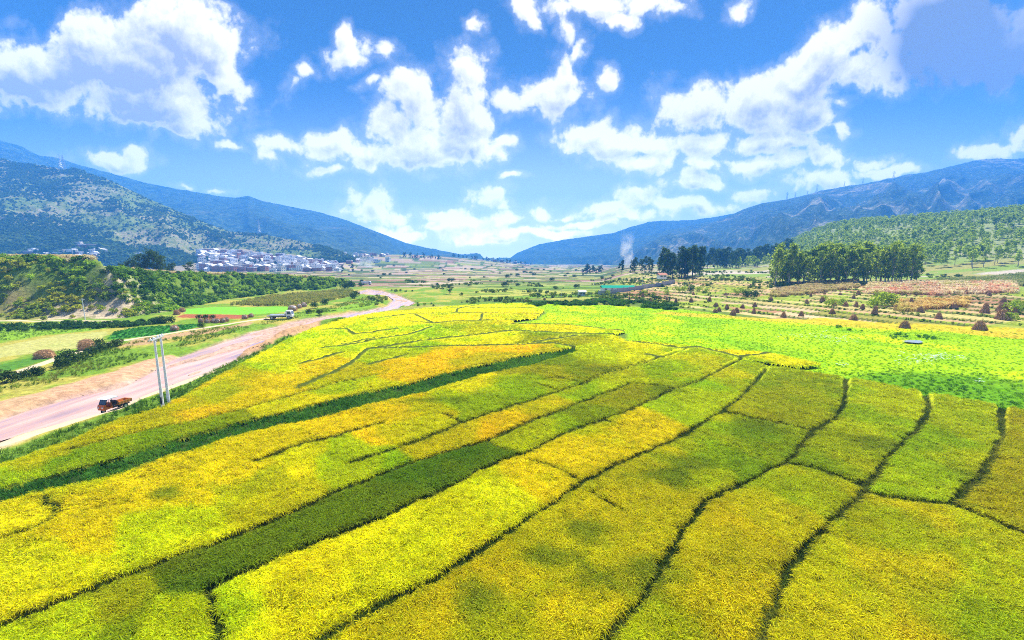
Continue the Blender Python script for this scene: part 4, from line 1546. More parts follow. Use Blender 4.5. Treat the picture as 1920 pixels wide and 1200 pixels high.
def mountain(name, sky, ridge_y, base_y, zb, spur, lam, seed, mat, label, x0, x1, ncol=420, nrow=90, shape=1.15, detail=6.0):
    px = np.linspace(x0, x1, ncol)
    py = interp_px(sky, px)
    Yr = interp_px(ridge_y, px)
    Yb = interp_px(base_y, px)
    a = (px - 960) / FOC
    b = (600 - py) / FOC
    F = CP + SP * b
    gx = a / F
    zr = CAM_H + (-SP + CP * b) / F * Yr
    vv = np.concatenate([np.linspace(0, 1, nrow), 1 + np.linspace(.03, .5, 14)])
    V2, G2 = np.meshgrid(vv, gx, indexing='ij')
    Yr2 = np.broadcast_to(Yr, V2.shape)
    Yb2 = np.broadcast_to(Yb, V2.shape)
    zr2 = np.broadcast_to(zr, V2.shape)
    Y = Yb2 + (Yr2 - Yb2) * V2
    X = G2 * Y
    zb2 = np.full(V2.shape, 0.0)
    zb2[:] = zb if not callable(zb) else zb(X, Yb2)
    front = np.clip(V2, 0, 1)
    prof = front ** shape
    z = zb2 + (zr2 - zb2) * prof
    s = G2 * Yr2
    warp = (fbm(X / (lam * 1.7), Y / (lam * 1.7), 3, seed + 3) - .5) * lam * 1.2
    rg = ridged((s + warp + front * lam * .6) / lam, front * 1.1 + 3, 4, seed)
    amp = spur * np.sin(np.pi * np.clip(front, 0, 1) ** .8) ** 1.0
    z = z + (rg - .62) * amp * 2
    rel = np.clip((zr2 - zb2) / max(float(zr.max()), 1), .15, 1)
    z += (fbm(X / detail / 8, Y / detail / 8, 4, seed + 9) - .5) * detail * 2.2 * np.clip(front * 3, 0, 1) * rel
    z += (fbm(X / detail / 2, Y / detail / 2, 2, seed + 19) - .5) * detail * .7 * np.clip(front * 3, 0, 1) * rel
    back = np.clip(V2 - 1, 0, 1)
    z = z - (zr2 - zb2) * back * 1.3
    nr = len(vv)
    idx = np.arange(nr * ncol).reshape(nr, ncol)
    f = np.stack([idx[:-1, :-1], idx[:-1, 1:], idx[1:, 1:], idx[1:, :-1]], -1).reshape(-1, 4)
    me = mesh_np(name, np.stack([X.ravel(), Y.ravel(), z.ravel()], 1), f, mat, True)
    o = link(name, me)
    tag(o, label, 'hill' if 'hill' in name else 'mountain', kind='structure')
    MOUNTS[label] = (px, X[:nrow], Y[:nrow], z[:nrow])
    return X[:nrow], Y[:nrow], z[:nrow], front[:nrow]


def on_mountain(label, px, py):
    """the first surface point of that mountain seen at the given picture height"""
    xs, X, Y, Z = MOUNTS[label]
    j = int(np.argmin(np.abs(xs - px)))
    dz, dy = Z[:, j] - CAM_H, Y[:, j]
    up = SP * -0 + 0
    # picture height of every row
    fwd = dy * CP - dz * SP
    u = dy * SP + dz * CP
    yy = 600 - FOC * u / fwd
    i = np.argmin(np.abs(yy - py))
    return float(X[i, j]), float(Y[i, j]), float(Z[i, j])


def forest_mat(name, dark, mid, light, bare, bare_lo=.56, bare_hi=.66, sc=1.0):
    m, nt, out = new_mat(name)
    t = NT(nt)
    p = t.pos()
    big = t.noise(p, .0035 * sc, 5, .6)
    med = t.noise(p, .02 * sc, 5, .6)
    fine = t.noise(p, .07 * sc, 4, .75)
    c = t.mix(t.ramp(med, .35, .6), dark, mid)
    c = t.mix(t.ramp(fine, .52, .68), c, light)
    b2 = t.math('ADD', t.math('MULTIPLY', big, .75), t.math('MULTIPLY', med, .25))
    c = t.mix(t.math('MULTIPLY', t.ramp(b2, bare_lo, bare_hi), t.ramp(fine, .60, .42)), c, bare)
    nor = t.bump(fine, 1.0, 9.0 / sc)
    t.l(t.bsdf(c, .95, .05, nor), out.inputs['Surface'])
    return m


F_FAR = forest_mat('far_forest', (.012, .03, .012), (.045, .08, .03), (.14, .18, .07), (.16, .15, .08))
F_RIGHT = forest_mat('right_forest', (.008, .022, .01), (.03, .06, .024), (.16, .19, .11), (.34, .3, .19), .53, .63, 1.2)
F_LEFT = forest_mat('shrubby_hillside', (.08, .125, .02), (.14, .19, .035), (.20, .22, .06), (.29, .24, .15), .45, .58, 2.0)

mountain('mountain', [(-400, 262), (-200, 258), (0, 262), (40, 275), (75, 292), (100, 294), (150, 310), (200, 322), (260, 340), (320, 352), (400, 366), (440, 371), (465, 367), (490, 376), (540, 386), (600, 398), (650, 413), (700, 432), (760, 455), (800, 465), (850, 474), (900, 484), (945, 491), (990, 494)],
         [(-700, 1850), (0, 2200), (500, 2900), (945, 3900), (990, 3900)], [(-700, 1150), (0, 1350), (500, 1500), (700, 1600), (945, 2900), (990, 3000)], lambda X, Y: 10 + 30 * smooth(0, -500, X), 70, 420, 1001, F_FAR,
         'long blue mountain ridge sloping down behind the village', -400, 990, 520, 100)
mountain('mountain', [(930, 493), (950, 488), (970, 474), (1010, 458), (1060, 449), (1150, 437), (1180, 426), (1215, 416), (1245, 414), (1290, 413), (1340, 407), (1390, 398), (1500, 385)],
         [(930, 3900), (1200, 3700), (1500, 3400)], [(930, 3000), (1500, 2500)], -8, 70, 450, 1101, F_FAR, 'farthest blue ridge right of the valley gap', 930, 1500, 300, 70)
mountain('mountain', [(1020, 497), (1060, 486), (1100, 473), (1150, 462), (1200, 446), (1260, 430), (1330, 416), (1400, 405), (1500, 395)],
         [(1020, 3000), (1500, 2700)], [(1020, 2400), (1500, 1900)], -8, 60, 380, 1151, F_FAR, 'dark blue middle spur in front of the farthest ridge', 1020, 1500, 260, 70)
mountain('mountain', [(1110, 503), (1150, 488), (1180, 472), (1230, 447), (1300, 431), (1360, 408), (1390, 394), (1430, 381), (1480, 373), (1540, 358), (1600, 347), (1650, 339), (1700, 328), (1760, 318), (1800, 307), (1850, 298), (1920, 297), (2100, 292), (2300, 300)],
         [(1110, 2500), (1400, 2500), (1920, 2300), (2600, 2100)], [(1110, 1900), (1300, 1250), (1500, 1000), (1920, 1000), (2600, 900)], lambda X, Y: -6 + 50 * smooth(300, 1400, X), 115, 300, 1201, F_RIGHT,
         'high forested blue mountain filling the right side', 1110, 2300, 620, 120)
mountain('hillside', [(1600, 490), (1700, 455), (1780, 426), (1840, 405), (1920, 386), (2100, 350), (2500, 300)], [(1600, 1000), (1920, 900), (2500, 850)], [(1600, 760), (2500, 560)],
         lambda X, Y: 18 + 25 * smooth(450, 900, X), 10, 160, 1301, forest_mat('bare_hillside', (.06, .09, .03), (.12, .12, .06), (.2, .17, .1), (.36, .28, .22), .36, .48, 3.0),
         'bare brownish slope above the woods at right', 1600, 2500, 240, 50)
hx, hy, hz, hv = mountain('hill', [(-700, 250), (-300, 270), (0, 298), (60, 309), (115, 316), (145, 317), (200, 336), (260, 365), (330, 395), (400, 424), (430, 434), (500, 440), (560, 452), (620, 465), (660, 480), (700, 488)],
                          [(-700, 1150), (0, 1250), (400, 1250), (700, 1180)], [(-700, 620), (0, 700), (330, 830), (480, 940), (660, 1040), (700, 1100)], lambda X, Y: np.clip(ground_z(X, Y, False) - 1, 5, 60), 26, 170, 1401, F_LEFT,
                          'green and tan shrubby hill above the village at left', -700, 700, 460, 120, 1.05, 5.0)


def hill_scatter():
    nrow, ncol = hx.shape
    n = 42000
    # pick quads by area
    i = rng.integers(0, nrow - 1, n * 4)
    j = rng.integers(0, ncol - 1, n * 4)
    ar = np.abs((hx[i, j + 1] - hx[i, j]) * (hy[i + 1, j] - hy[i, j]))
    k = rng.random(len(i)) < ar / ar.max()
    i, j = i[k], j[k]
    f, g_ = rng.random(len(i)), rng.random(len(i))

    def bil(A):
        return (A[i, j] * (1 - f) + A[i, j + 1] * f) * (1 - g_) + (A[i + 1, j] * (1 - f) + A[i + 1, j + 1] * f) * g_
    X, Y, Z, Vv = bil(hx), bil(hy), bil(hz), bil(hv)
    bare = smooth(.46, .6, fbm(X / 160 + 1.7, (Y + Z) / 160, 4, 1501)) * smooth(.15, .35, Vv)
    low = smooth(.30, .12, Vv)
    d = np.clip(.30 + .5 * smooth(.42, .58, fbm(X / 60, Y / 60 + Z / 40, 3, 1503)) - bare * .62 + low * .5, .06, 1)
    k = rng.random(len(X)) < d
    X, Y, Z, Vv, low = X[k][:n], Y[k][:n], Z[k][:n], Vv[k][:n], low[k][:n]
    m = len(X)
    cols = np.array([(.06, .11, .018), (.12, .185, .026), (.2, .26, .035)])
    fi = np.clip(fbm(X / 50, Y / 50, 3, 1505) * 2.2 - .6 + rng.normal(0, .25, m), 0, 1.99)
    a = np.floor(fi).astype(int)
    c = cols[a] + (cols[np.minimum(a + 1, 2)] - cols[a]) * (fi - a)[:, None]
    s = (1.6 + 2.6 * rng.random(m) ** 2) * (1 + low * 1.4)
    print('hill shrubs', m)
    scatter('hillside_shrubs', np.column_stack([X, Y, Z - s * .25]), c, s, np.zeros(m), rng.random(m) * 6.283, hill_bush, 'dark shrubs and small trees dotting the hill above the village', 'shrubs')


hill_bush = [proto('hill_shrub', *leaf_ball(700 + i, 40, 1.0, 1.2, .42), M_TINT) for i in range(4)]
hill_scatter()


# ------------------------------------------------------------------ trees
def tree_meshes(name, seed, h, crown_r, trunk_h, leaf, nclump, per, bark, leafm, slim=1.0):
    rd = random.Random(seed)
    mb = MB()
    r0 = h * .016
    p = Vector((0, 0, -.4))
    pts = [p]
    n = 6
    lean = Vector((rd.uniform(-.05, .05), rd.uniform(-.05, .05), 0))
    for i in range(1, n + 1):
        pts.append(Vector((0, 0, h * .9 * i / n)) + lean * h * (i / n) ** 2 + Vector((rd.gauss(0, .01), rd.gauss(0, .01), 0)) * h)
    rad = [r0 * (1 - .85 * i / n) for i in range(n + 1)]
    mb.tube(pts, rad, 6)
    V, F = [], []
    for k in range(nclump):
        t = rd.random() ** .8
        zc = trunk_h + (h - trunk_h) * t
        prof = math.sin(math.pi * (.12 + .80 * t)) ** .8
        a = rd.random() * 6.283
        rr = crown_r * prof * rd.uniform(.25, 1.0)
        c = Vector((math.cos(a) * rr, math.sin(a) * rr, zc)) + lean * h * (zc / h) ** 2
        if rd.random() < .55:
            fr = min(.95, max(.2, (zc - crown_r * .6) / (h * .9)))
            base = pts[min(n, int(fr * n))]
            mb.bar(base, c, r0 * .28, r0 * .08, 4, cap=False)
        cr = crown_r * rd.uniform(.26, .46) * slim
        for i in range(per):
            d = Vector((rd.gauss(0, 1), rd.gauss(0, 1), rd.gauss(.1, .8))).normalized()
            q = c + d * cr * rd.uniform(.35, 1.0)
            nrm = (d + Vector((rd.gauss(0, .7), rd.gauss(0, .7), rd.gauss(.2, .7)))).normalized()
            u = Matrix.Rotation(rd.random() * 6.283, 3, nrm) @ nrm.orthogonal().normalized()
            w = nrm.cross(u)
            s = leaf * rd.uniform(.6, 1.4)
            o = len(V)
            V.extend([q - u * s, q + w * s * .5, q + u * s, q - w * s * .5])
            F.append((o, o + 1, o + 2, o + 3))
    tm = mb.mesh('trunk', bark)
    cm = bpy.data.meshes.new('crown')
    cm.from_pydata([tuple(v) for v in V], [], F)
    cm.materials.append(leafm)
    cm.update()
    return tm, cm


EUCA = [tree_meshes('eucalyptus', 800 + i, 20, 3.6, 2.6, .55, 44, 28, M_PALEBARK, M_EUCA) for i in range(4)]
DARKT = [tree_meshes('dark_tree', 820 + i, 20, 4.2, 3.2, .6, 40, 26, M_BARK, M_DEEP) for i in range(4)]
ROUND = [tree_meshes('round_tree', 840 + i, 8, 3.4, 1.8, .38, 26, 26, M_BARK, M_DEEP) for i in range(3)]
WOOD = [tree_meshes('woodland_tree', 860 + i, 11, 2.6, 3.5, .5, 16, 18, M_PALEBARK, M_PINE) for i in range(5)]
FART = [tree_meshes('far_tree', 880 + i, 12, 4.0, 1.8, .9, 16, 14, M_BARK, M_FARTREE) for i in range(3)]


def tree(name, x, y, h, protos, h0, label, group, z=None, wide=1.0):
    tm, cm = random.choice(protos)
    k = h / h0
    e = empty(name, (x, y, gz1(x, y) if z is None else z), random.random() * 6.283)
    e.scale = (k * wide, k * wide, k)
    link('trunk', tm, e)
    link('crown', cm, e)
    tag(e, label, 'tree', group)
    return e


def tree_px(name, px, py, hpx, protos, h0, label, group, zg=0.0, wide=1.0):
    """a tree whose foot is seen at the picture point px, py on ground of about height zg, hpx pixels high"""
    x, y = at(px, py, zg)
    z = gz1(x, y)
    for _ in range(4):
        x, y = at(px, py, z)
        z = .5 * z + .5 * gz1(x, y)
    return tree(name, x, y, hpx * y / FOC, protos, h0, label, group, None, wide)


ORD = 'first second third fourth fifth sixth seventh eighth ninth tenth eleventh twelfth thirteenth fourteenth fifteenth sixteenth seventeenth eighteenth nineteenth'.split()
g_e = 'eucalyptus trees in the row above the terraces'
# the eucalyptus row above the terraces: three lines deep
for line in range(3):
    for i in range(19):
        f = (i + random.uniform(-.3, .3)) / 18
        X0, Y0 = 158 + 62 * f + random.gauss(0, 1), 243 - 20 * f + random.gauss(0, 1.5)
        X0 += line * 5.5
        Y0 += line * 9
        tree('eucalyptus_tree', X0, Y0, random.uniform(16, 23.5), EUCA, 20, ('front line eucalyptus, %s from the left end of the row' % ORD[i]) if line == 0 else 'tall slim eucalyptus behind the front line of the dense row', g_e)
g_d = 'dark trees of the copse beside the valley road'
for i in range(14):
    f = i / 13
    X0 = 124 + 33 * f + random.gauss(0, 1.5)
    Y0 = 330 + random.uniform(-8, 22)
    tree('tree', X0, Y0, random.uniform(18, 26), DARKT, 20, 'tall dark tree in the thick copse left of the eucalyptus row', g_d)
for i in range(16):
    f = i / 15
    X0 = 128 + 65 * f + random.gauss(0, 2)
    tree('tree', X0, 420 + random.uniform(-10, 20), random.uniform(13, 18), DARKT, 20, 'dark tree in the lower copse behind the tall one', 'dark trees of the lower copse')
for i in range(60):
    Y0 = 500 + random.uniform(-20, 70)
    X0 = Y0 * random.uniform(.45, .68)
    tree('tree', X0, Y0, random.uniform(17, 25), DARKT, 20, 'dark green tree in the wood beyond the red truck', 'trees of the dark wood beyond the road')
# woods on the right hillside: the nearest as trees, the rest as one mass
wood_pts = []
tries = 0
while len(wood_pts) < 210 and tries < 20000:
    tries += 1
    Y0 = random.uniform(285, 560)
    aa_ = random.uniform(.74, 1.42)
    X0 = aa_ * Y0
    w_ = .92 * X0 + .4 * Y0
    if w_ < 405 + 25 * math.sin(X0 / 40) or w_ > 900:
        continue
    if any((X0 - q[0]) ** 2 + (Y0 - q[1]) ** 2 < 34 for q in wood_pts[-80:]):
        continue
    wood_pts.append((X0, Y0))
wood_pts.sort(key=lambda p: p[1])
for X0, Y0 in wood_pts:
    tree('woodland_tree', X0, Y0, random.uniform(9.5, 14), WOOD, 11, 'slender light green tree of the open wood on the right slope', 'trees of the wood on the right slope')
wood_src = [bpy.data.objects.new('wood_tree', c) for t, c in WOOD]
M_WOODT = M_PINE


def wood_mass():
    n = 5200
    Y = rng.uniform(300, 980, n * 4)
    a = rng.uniform(.50, 1.6, n * 4)
    X = a * Y
    w = .92 * X + .4 * Y
    k = (w > 430) & (rng.random(n * 4) < Y / 980) & (fbm(X / 60, Y / 60, 3, 1601) > .36)
    X, Y = X[k][:n], Y[k][:n]
    Z = ground_z(X, Y)
    m = len(X)
    scatter('woodland', np.column_stack([X, Y, Z - .5]), np.ones((m, 3)) * .1, .8 + .5 * rng.random(m), np.zeros(m), rng.random(m) * 6.283, wood_src, 'open light green wood spreading up the right slope', 'woodland')


wood_mass()

# single trees
tree_px('tree', 843, 551, 17, ROUND, 8, 'lone round dark tree standing in the pale fields mid valley', None, 0, 1.1)
tree_px('tree', 1165, 514, 24, FART, 12, 'slender dark tree left of the smoke column', None, -1, .8)
tree_px('tree', 1185, 513, 25, FART, 12, 'slender dark tree right of the smoke column', None, -1, .8)
tree_px('tree', 642, 511, 13, FART, 12, 'dark tree in the village fields, left of a pair', None, 4, .8)
tree_px('tree', 661, 510, 14, FART, 12, 'dark tree in the village fields, right of a pair', None, 4, .9)
# trees on the embankment top
for px, hh, dep, lab in ((195, 22, 215, 'small dark tree at the left end on the embankment top'), (208, 12, 210, None), (248, 15, 225, None), (262, 19, 230, None), (272, 18, 226, None), (284, 28, 232, None), (296, 30, 235, 'tallest leafy tree on the embankment top'), (308, 36, 236, None), (316, 30, 240, None), (340, 18, 250, None), (371, 20, 255, 'round dark tree standing alone near the village on embankment top'), (330, 14, 255, None)):
    X0 = (px - 960) / FOC * dep * 1.02
    z0 = gz1(X0, dep)
    tree('tree', X0, dep, hh * dep / FOC * 1.25, ROUND, 8, lab or 'leafy dark tree in the clump on the embankment top', None if lab else 'trees clumped on the embankment top', None, .9)
# bushes as things on the left bank and edges
BUSH = [bpy.data.meshes.new('bush') for _ in range(4)]
for i, me in enumerate(BUSH):
    V, F = leaf_ball(900 + i, 420, 1.6, 1.9, .2, lumps=8)
    me.from_pydata([tuple(v) for v in V], [], F)
    me.materials.append(M_DEEP if i < 2 else M_PINE)
    me.update()


def bush(px, py, s, k, label, group=None):
    x, y = at(px, py)
    for _ in range(5):
        x, y = at(px, py, gz1(x, y))
    o = link('bush', BUSH[k], None, (x, y, gz1(x, y) - .1))
    o.rotation_euler.z = random.random() * 6.283
    o.scale = (s, s, s)
    tag(o, label, 'bush', group)


bush(133, 683, 1.5, 0, 'big dark bush left of the path bend on the river bank')
bush(120, 690, 1.0, 1, 'low dark bush at the foot of the big one')
for px, py, s in ((155, 676, 1.0), (172, 668, 1.0), (190, 660, 1.1), (182, 652, 1.1), (205, 655, .9), (215, 650, .9), (225, 647, .8)):
    bush(px, py, s, random.choice((0, 1)), 'dark round bush in the row below the straw stacks', 'bushes in a row on the left bank')
for px, py, s in ((5, 718, 1.1), (20, 716, .9), (45, 711, .8), (62, 706, .9), (75, 703, .7), (-20, 724, 1.2)):
    bush(px, py, s, random.choice((0, 1)), 'dark bush in the row below the pale path', 'bushes below the path')
for px, py, s in ((305, 607, 1.3), (318, 606, 1.2), (292, 607, 1.0), (372, 598, .8), (385, 599, .9), (398, 598, .8), (378, 615, .8)):
    bush(px, py, s, random.choice((0, 1)), 'dark bush along the ditch by the red earth strip', 'bushes along the ditch')
for px, py, s in ((590, 578, 1.3), (610, 572, 1.5), (660, 560, 1.6), (668, 556, 1.8), (655, 540, 2.6), (648, 542, 2.4), (662, 538, 1.8), (675, 537, 1.6), (678, 530, 1.5), (600, 590, 1.0), (580, 588, 1.0)):
    bush(px, py, s, random.choice((0, 1, 2)), 'green bush on the far left river bank', 'bushes on the far left bank')
for px, py, s in ((1655, 549, 2.6), (1668, 548, 2.3), (1640, 549, 1.7), (1580, 545, 1.4), (1545, 552, 1.2), (1560, 550, 1.5), (1855, 512, 3.0), (1843, 518, 2.2), (1910, 560, 1.9), (1916, 552, 1.8), (1900, 566, 1.2)):
    bush(px, py, s, random.choice((2, 3)), 'bright green bush among the maize strips on the right', 'bushes by the maize strips')
for px, py, s in ((1270, 549, 1.6), (1282, 548, 1.7), (1295, 548, 1.6), (1250, 551, 1.3), (1310, 546, 1.5), (1325, 545, 1.3), (1120, 551, 1.1), (1140, 552, 1.2), (1208, 552, 1.2), (1400, 541, 1.8), (1390, 542, 1.5), (1415, 540, 1.8), (1380, 542, 1.4)):
    bush(px, py, s, random.choice((0, 1, 2, 3)), 'grey green bush beside the long grey wall', 'bushes along the grey wall')
# scattered dark bushes of the plain
for i in range(64):
    Y0 = random.uniform(300, 1100)
    X0 = random.uniform(-.42, .30) * Y0
    if abs(X0 + 120) < 40 and Y0 < 420:
        continue
    o = link('bush', BUSH[random.choice((0, 1))], None, (X0, Y0, gz1(X0, Y0) - .2))
    s = random.uniform(.8, 2.2)
    o.scale = (s * 1.3, s, s)
    tag(o, 'small dark bush dotted over the wide patchwork plain', 'bush', 'bushes dotted over the plain')
py_v = [490, 494, 498, 499, 504]
# far tree lines at the feet of the mountains
for (px0, px1, dep, n, lab, grp) in ((760, 830, 1250, 16, 'dark tree in the belt crossing the plain below the left ridge', 'trees of the left belt'), (850, 1000, 1500, 22, 'tiny dark tree on the far edge of plain', 'trees on the far edge of the plain'),
                                     (1092, 1130, 640, 9, 'dark tree of the small clump in the middle plain', 'trees of the small clump'), (530, 660, 1010, 16, 'dark tree among the houses at the right end of village', 'trees among the houses'),
                                     (385, 530, 880, 12, 'dark tree between the white village houses', 'trees between the village houses'), (40, 300, 720, 20, 'dark tree among the houses behind the embankment', 'trees among the houses behind the embankment')):
    for i in range(n):
        px = px0 + (px1 - px0) * (i + random.uniform(-.4, .4)) / n
        d = dep + random.uniform(-60, 60)
        X0 = (px - 960) / FOC * d
        zt_ = None
        if px1 == 300:
            X0, d, zt_ = on_mountain('green and tan shrubby hill above the village at left', px, random.uniform(474, 486))
        elif 380 < px < 640 and py_v is not None:
            zt_ = CAM_H + (489.8 - np.interp(px, [380, 450, 520, 580, 640], py_v)) / FOC * d - 1
        tree('tree', X0, d, random.uniform(8, 15), FART, 12, lab, grp, zt_, random.uniform(.8, 1.3))


# ------------------------------------------------------------------ the village
def house_mesh(seed):
    rd = random.Random(seed)
    mb = MB()           # 0 wall, 1 roof, 2 window, 3 brick
    w, d, st = rd.uniform(7, 12), rd.uniform(7, 11), rd.choice((1, 2, 2, 3))
    h = 3.2 * st
    wm = 0 if rd.random() < .85 else 3
    mb.box((0, 0, h / 2 - 1), (w, d, h + 2), mi=wm)
    for s in range(st):
        z = 3.2 * s + 1.7
        nw = 3
        for i in range(nw):
            xx = (i - 1) * w / 3.2
            mb.box((xx, -d / 2, z), (1.4, .16, 1.5), mi=2)
            mb.box((xx, -d / 2 - .1, z - .85), (1.7, .3, .12), mi=0)
        for i in range(2):
            yy = (i - .5) * d / 2.4
            mb.box((w / 2, yy, z), (.16, 1.3, 1.5), mi=2)
            mb.box((-w / 2, yy, z), (.16, 1.3, 1.5), mi=2)
    mb.box((w * .1, -d / 2, 1.05), (1.3, .2, 2.1), mi=3)
    if rd.random() < .4:
        # pitched tile roof
        ov = .5
        o = [(-w / 2 - ov, h - .1), (w / 2 + ov, h - .1), (0, h + w * .26)]
        mb.prism(o, -d / 2 - ov, d / 2 + ov, mi=1)
    else:
        mb.box((0, 0, h + .1), (w + .5, d + .5, .25), mi=1)
        for sx in (-1, 1):
            mb.box((sx * (w / 2), 0, h + .6), (.25, d + .3, .8), mi=0)
            mb.box((0, sx * (d / 2), h + .6), (w - .3, .25, .8), mi=0)
        if rd.random() < .6:
            mb.box((w * .22, d * .15, h + 1.3), (w * .35, d * .4, 2.2), mi=0)
            mb.box((w * .22, d * .15, h + 2.5), (w * .4, d * .45, .2), mi=1)
    return mb.mesh('house', [M_WHITE if rd.random() < .85 else M_CREAM, M_TILE, M_GLASS, M_BRICK])


HOUSES = [house_mesh(1000 + i) for i in range(10)]


def house(x, y, z, label, group):
    o = link('house', random.choice(HOUSES), None, (x, y, z))
    o.rotation_euler.z = random.choice((0, 0, .2, -.25, .6, 1.57, -.5)) + random.gauss(0, .08)
    s = random.uniform(1.0, 1.35)
    o.scale = (s, s, s)
    tag(o, label, 'house', group)


cnt = 0
hs = []
tries = 0
while cnt < 285 and tries < 20000:
    tries += 1
    px = random.uniform(378, 640)
    lo = np.interp(px, [380, 430, 520, 560, 640], [473, 474, 484, 486, 499])
    hi = np.interp(px, [380, 450, 520, 580, 640], [507, 509, 510, 511, 511])
    f = random.random()
    Yd = 760 + 240 * f
    X0 = (px - 960) / FOC * Yd
    zt = CAM_H + (489.8 - (hi + (lo - hi) * f)) / FOC * Yd
    if any((X0 - q[0]) ** 2 + (Yd - q[1]) ** 2 < 70 for q in hs):
        continue
    hs.append((X0, Yd, zt))
    cnt += 1
# the village stands on its own gentle rise of the hill foot
vb = np.array(hs)


def village_rise():
    ncol, nrow = 60, 30
    px = np.linspace(330, 680, ncol)
    ff = np.linspace(-.25, 1.35, nrow)
    lo = np.interp(px, [380, 430, 520, 560, 640], [473, 474, 484, 486, 499])
    hi = np.interp(px, [380, 450, 520, 580, 640], [507, 509, 510, 511, 511])
    V = []
    for f in ff:
        Yd = 760 + 240 * f
        X = (px - 960) / FOC * Yd
        z = CAM_H + (489.8 - (hi + (lo - hi) * f)) / FOC * Yd - .6
        for a, b in zip(X, z):
            V.append((a, Yd, b))
    idx = np.arange(ncol * nrow).reshape(nrow, ncol)
    F = np.stack([idx[:-1, :-1], idx[:-1, 1:], idx[1:, 1:], idx[1:, :-1]], -1).reshape(-1, 4)
    o = link('village_slope', mesh_np('village_slope', V, F, simple('trodden_earth', (.24, .2, .13), .95, .1, .3, .05, obj=False), True))
    tag(o, 'earthy slope under the white village houses', 'slope', kind='structure')


village_rise()
for X0, Y0, z0 in hs:
    house(X0, Y0, z0, 'small white house packed among others in the hillside village', 'white houses of the hillside village')
for i in range(34):
    px = random.choice((random.uniform(10, 130), random.uniform(130, 180), random.uniform(200, 260)))
    hx_, hy_, hz_ = on_mountain('green and tan shrubby hill above the village at left', px, random.uniform(474, 488))
    house(hx_, hy_, hz_ - .5, 'white house showing above the embankment top at left', 'white houses behind the embankment')
for px, py in ((128, 463), (140, 466), (150, 468), (130, 470), (118, 474), (170, 476)):
    x, y, z = on_mountain('green and tan shrubby hill above the village at left', px, py)
    house(x, y, z, 'white house standing higher on the wooded hill foot', 'white houses on the hill foot')
for i in range(26):
    px = random.uniform(640, 740)
    d = random.uniform(1000, 1350)
    X0 = (px - 960) / FOC * d
    house(X0, d, gz1(X0, d), 'small white house at the thin right end of the village', 'white houses at the right end of the village')
for i in range(10):
    px = random.uniform(870, 1010)
    d = random.uniform(1500, 2000)
    X0 = (px - 960) / FOC * d
    house(X0, d, gz1(X0, d), 'tiny white house at the far end of the plain', 'houses at the far end of the plain')


# ------------------------------------------------------------------ power poles and pylons
def h_frame():
    (x1, y1), (x2, y2) = at(306, 768), at(317, 759)
    e = empty('utility_pole', ((x1 + x2) / 2, (y1 + y2) / 2, 0))
    tag(e, 'twin concrete poles joined by a crossarm beside the golden rice', 'utility pole')
    d = Vector((x2 - x1, y2 - y1, 0))
    L = d.length
    u = d.normalized()
    for sgn in (-1, 1):
        b = u * sgn * L / 2
        mb = MB()
        mb.bar(b + Vector((0, 0, -.3)), b + Vector((0, 0, 10)), .19, .11, 14)
        p = mb.build('pole', M_CONC, e, smooth_=False)
        for k in (2.4, 5.2, 8.4):
            mc = MB()
            mc.bar(b + Vector((0, 0, k)), b + Vector((0, 0, k + .06)), .185 - k * .007, .184 - k * .007, 14)
            if k > 8:
                mc.build('band', M_STEEL, p)
        if sgn < 0:
            mt = MB()
            mt.box(b + Vector((.0, -.17, 1.3)), (.2, .08, 1.0))
            mt.build('warning_plate', M_DARK, p)
    mid = Vector((0, 0, 9.75))
    for k in (-1, 1):
        mb = MB()
        w = Vector((-u.y, u.x, 0)) * .14 * k
        a, b = mid - u * 2.3 + w, mid + u * 1.7 + w
        M3 = Matrix((u, Vector((-u.y, u.x, 0)), Vector((0, 0, 1)))).transposed()
        mb.box((a + b) / 2, ((b - a).length, .08, .14), M=M3)
        mb.build('crossarm', M_STEEL, e)
    for s in (-2.15, -1.25, 0.05, .75, 1.55):
        mb = MB()
        c = mid + u * s
        mb.bar(c + Vector((0, 0, .06)), c + Vector((0, 0, .16)), .05, .05, 8)
        mb.bar(c + Vector((0, 0, .16)), c + Vector((0, 0, .24)), .11, .07, 8)
        mb.bar(c + Vector((0, 0, .24)), c + Vector((0, 0, .34)), .09, .04, 8)
        mb.build('insulator', M_TRUCK, e)
    for s in (-1, 1):
        mb = MB()
        mb.bar(u * s * L / 2 + Vector((0, 0, 8.6)), mid + u * (s * L / 2 - s * .8), .03, .03, 6)
        mb.build('brace', M_STEEL, e)


h_frame()


def pole_parts():
    p = MB()
    p.bar((0, 0, -.3), (0, 0, 1.0), .018, .012, 10)
    a = MB()
    a.box((0, 0, .93), (.2, .012, .014))
    i = MB()
    for s in (-.09, -.045, .045, .09):
        i.bar((s, 0, .937), (s, 0, .96), .006, .004, 6)
    return p.mesh('pole', M_CONC), a.mesh('crossarm', M_STEEL), i.mesh('insulator', M_TRUCK)


PP = pole_parts()


def pole(px, py, hpx, label, zg=0.0):
    x, y = at(px, py, zg)
    for _ in range(4):
        x, y = at(px, py, gz1(x, y))
    e = empty('utility_pole', (x, y, gz1(x, y)), random.uniform(-.5, .5))
    h = hpx * y / FOC
    e.scale = (h, h, h)
    tag(e, label, 'utility pole')
    for n, m in zip(('pole', 'crossarm', 'insulator'), PP):
        link(n, m, e)


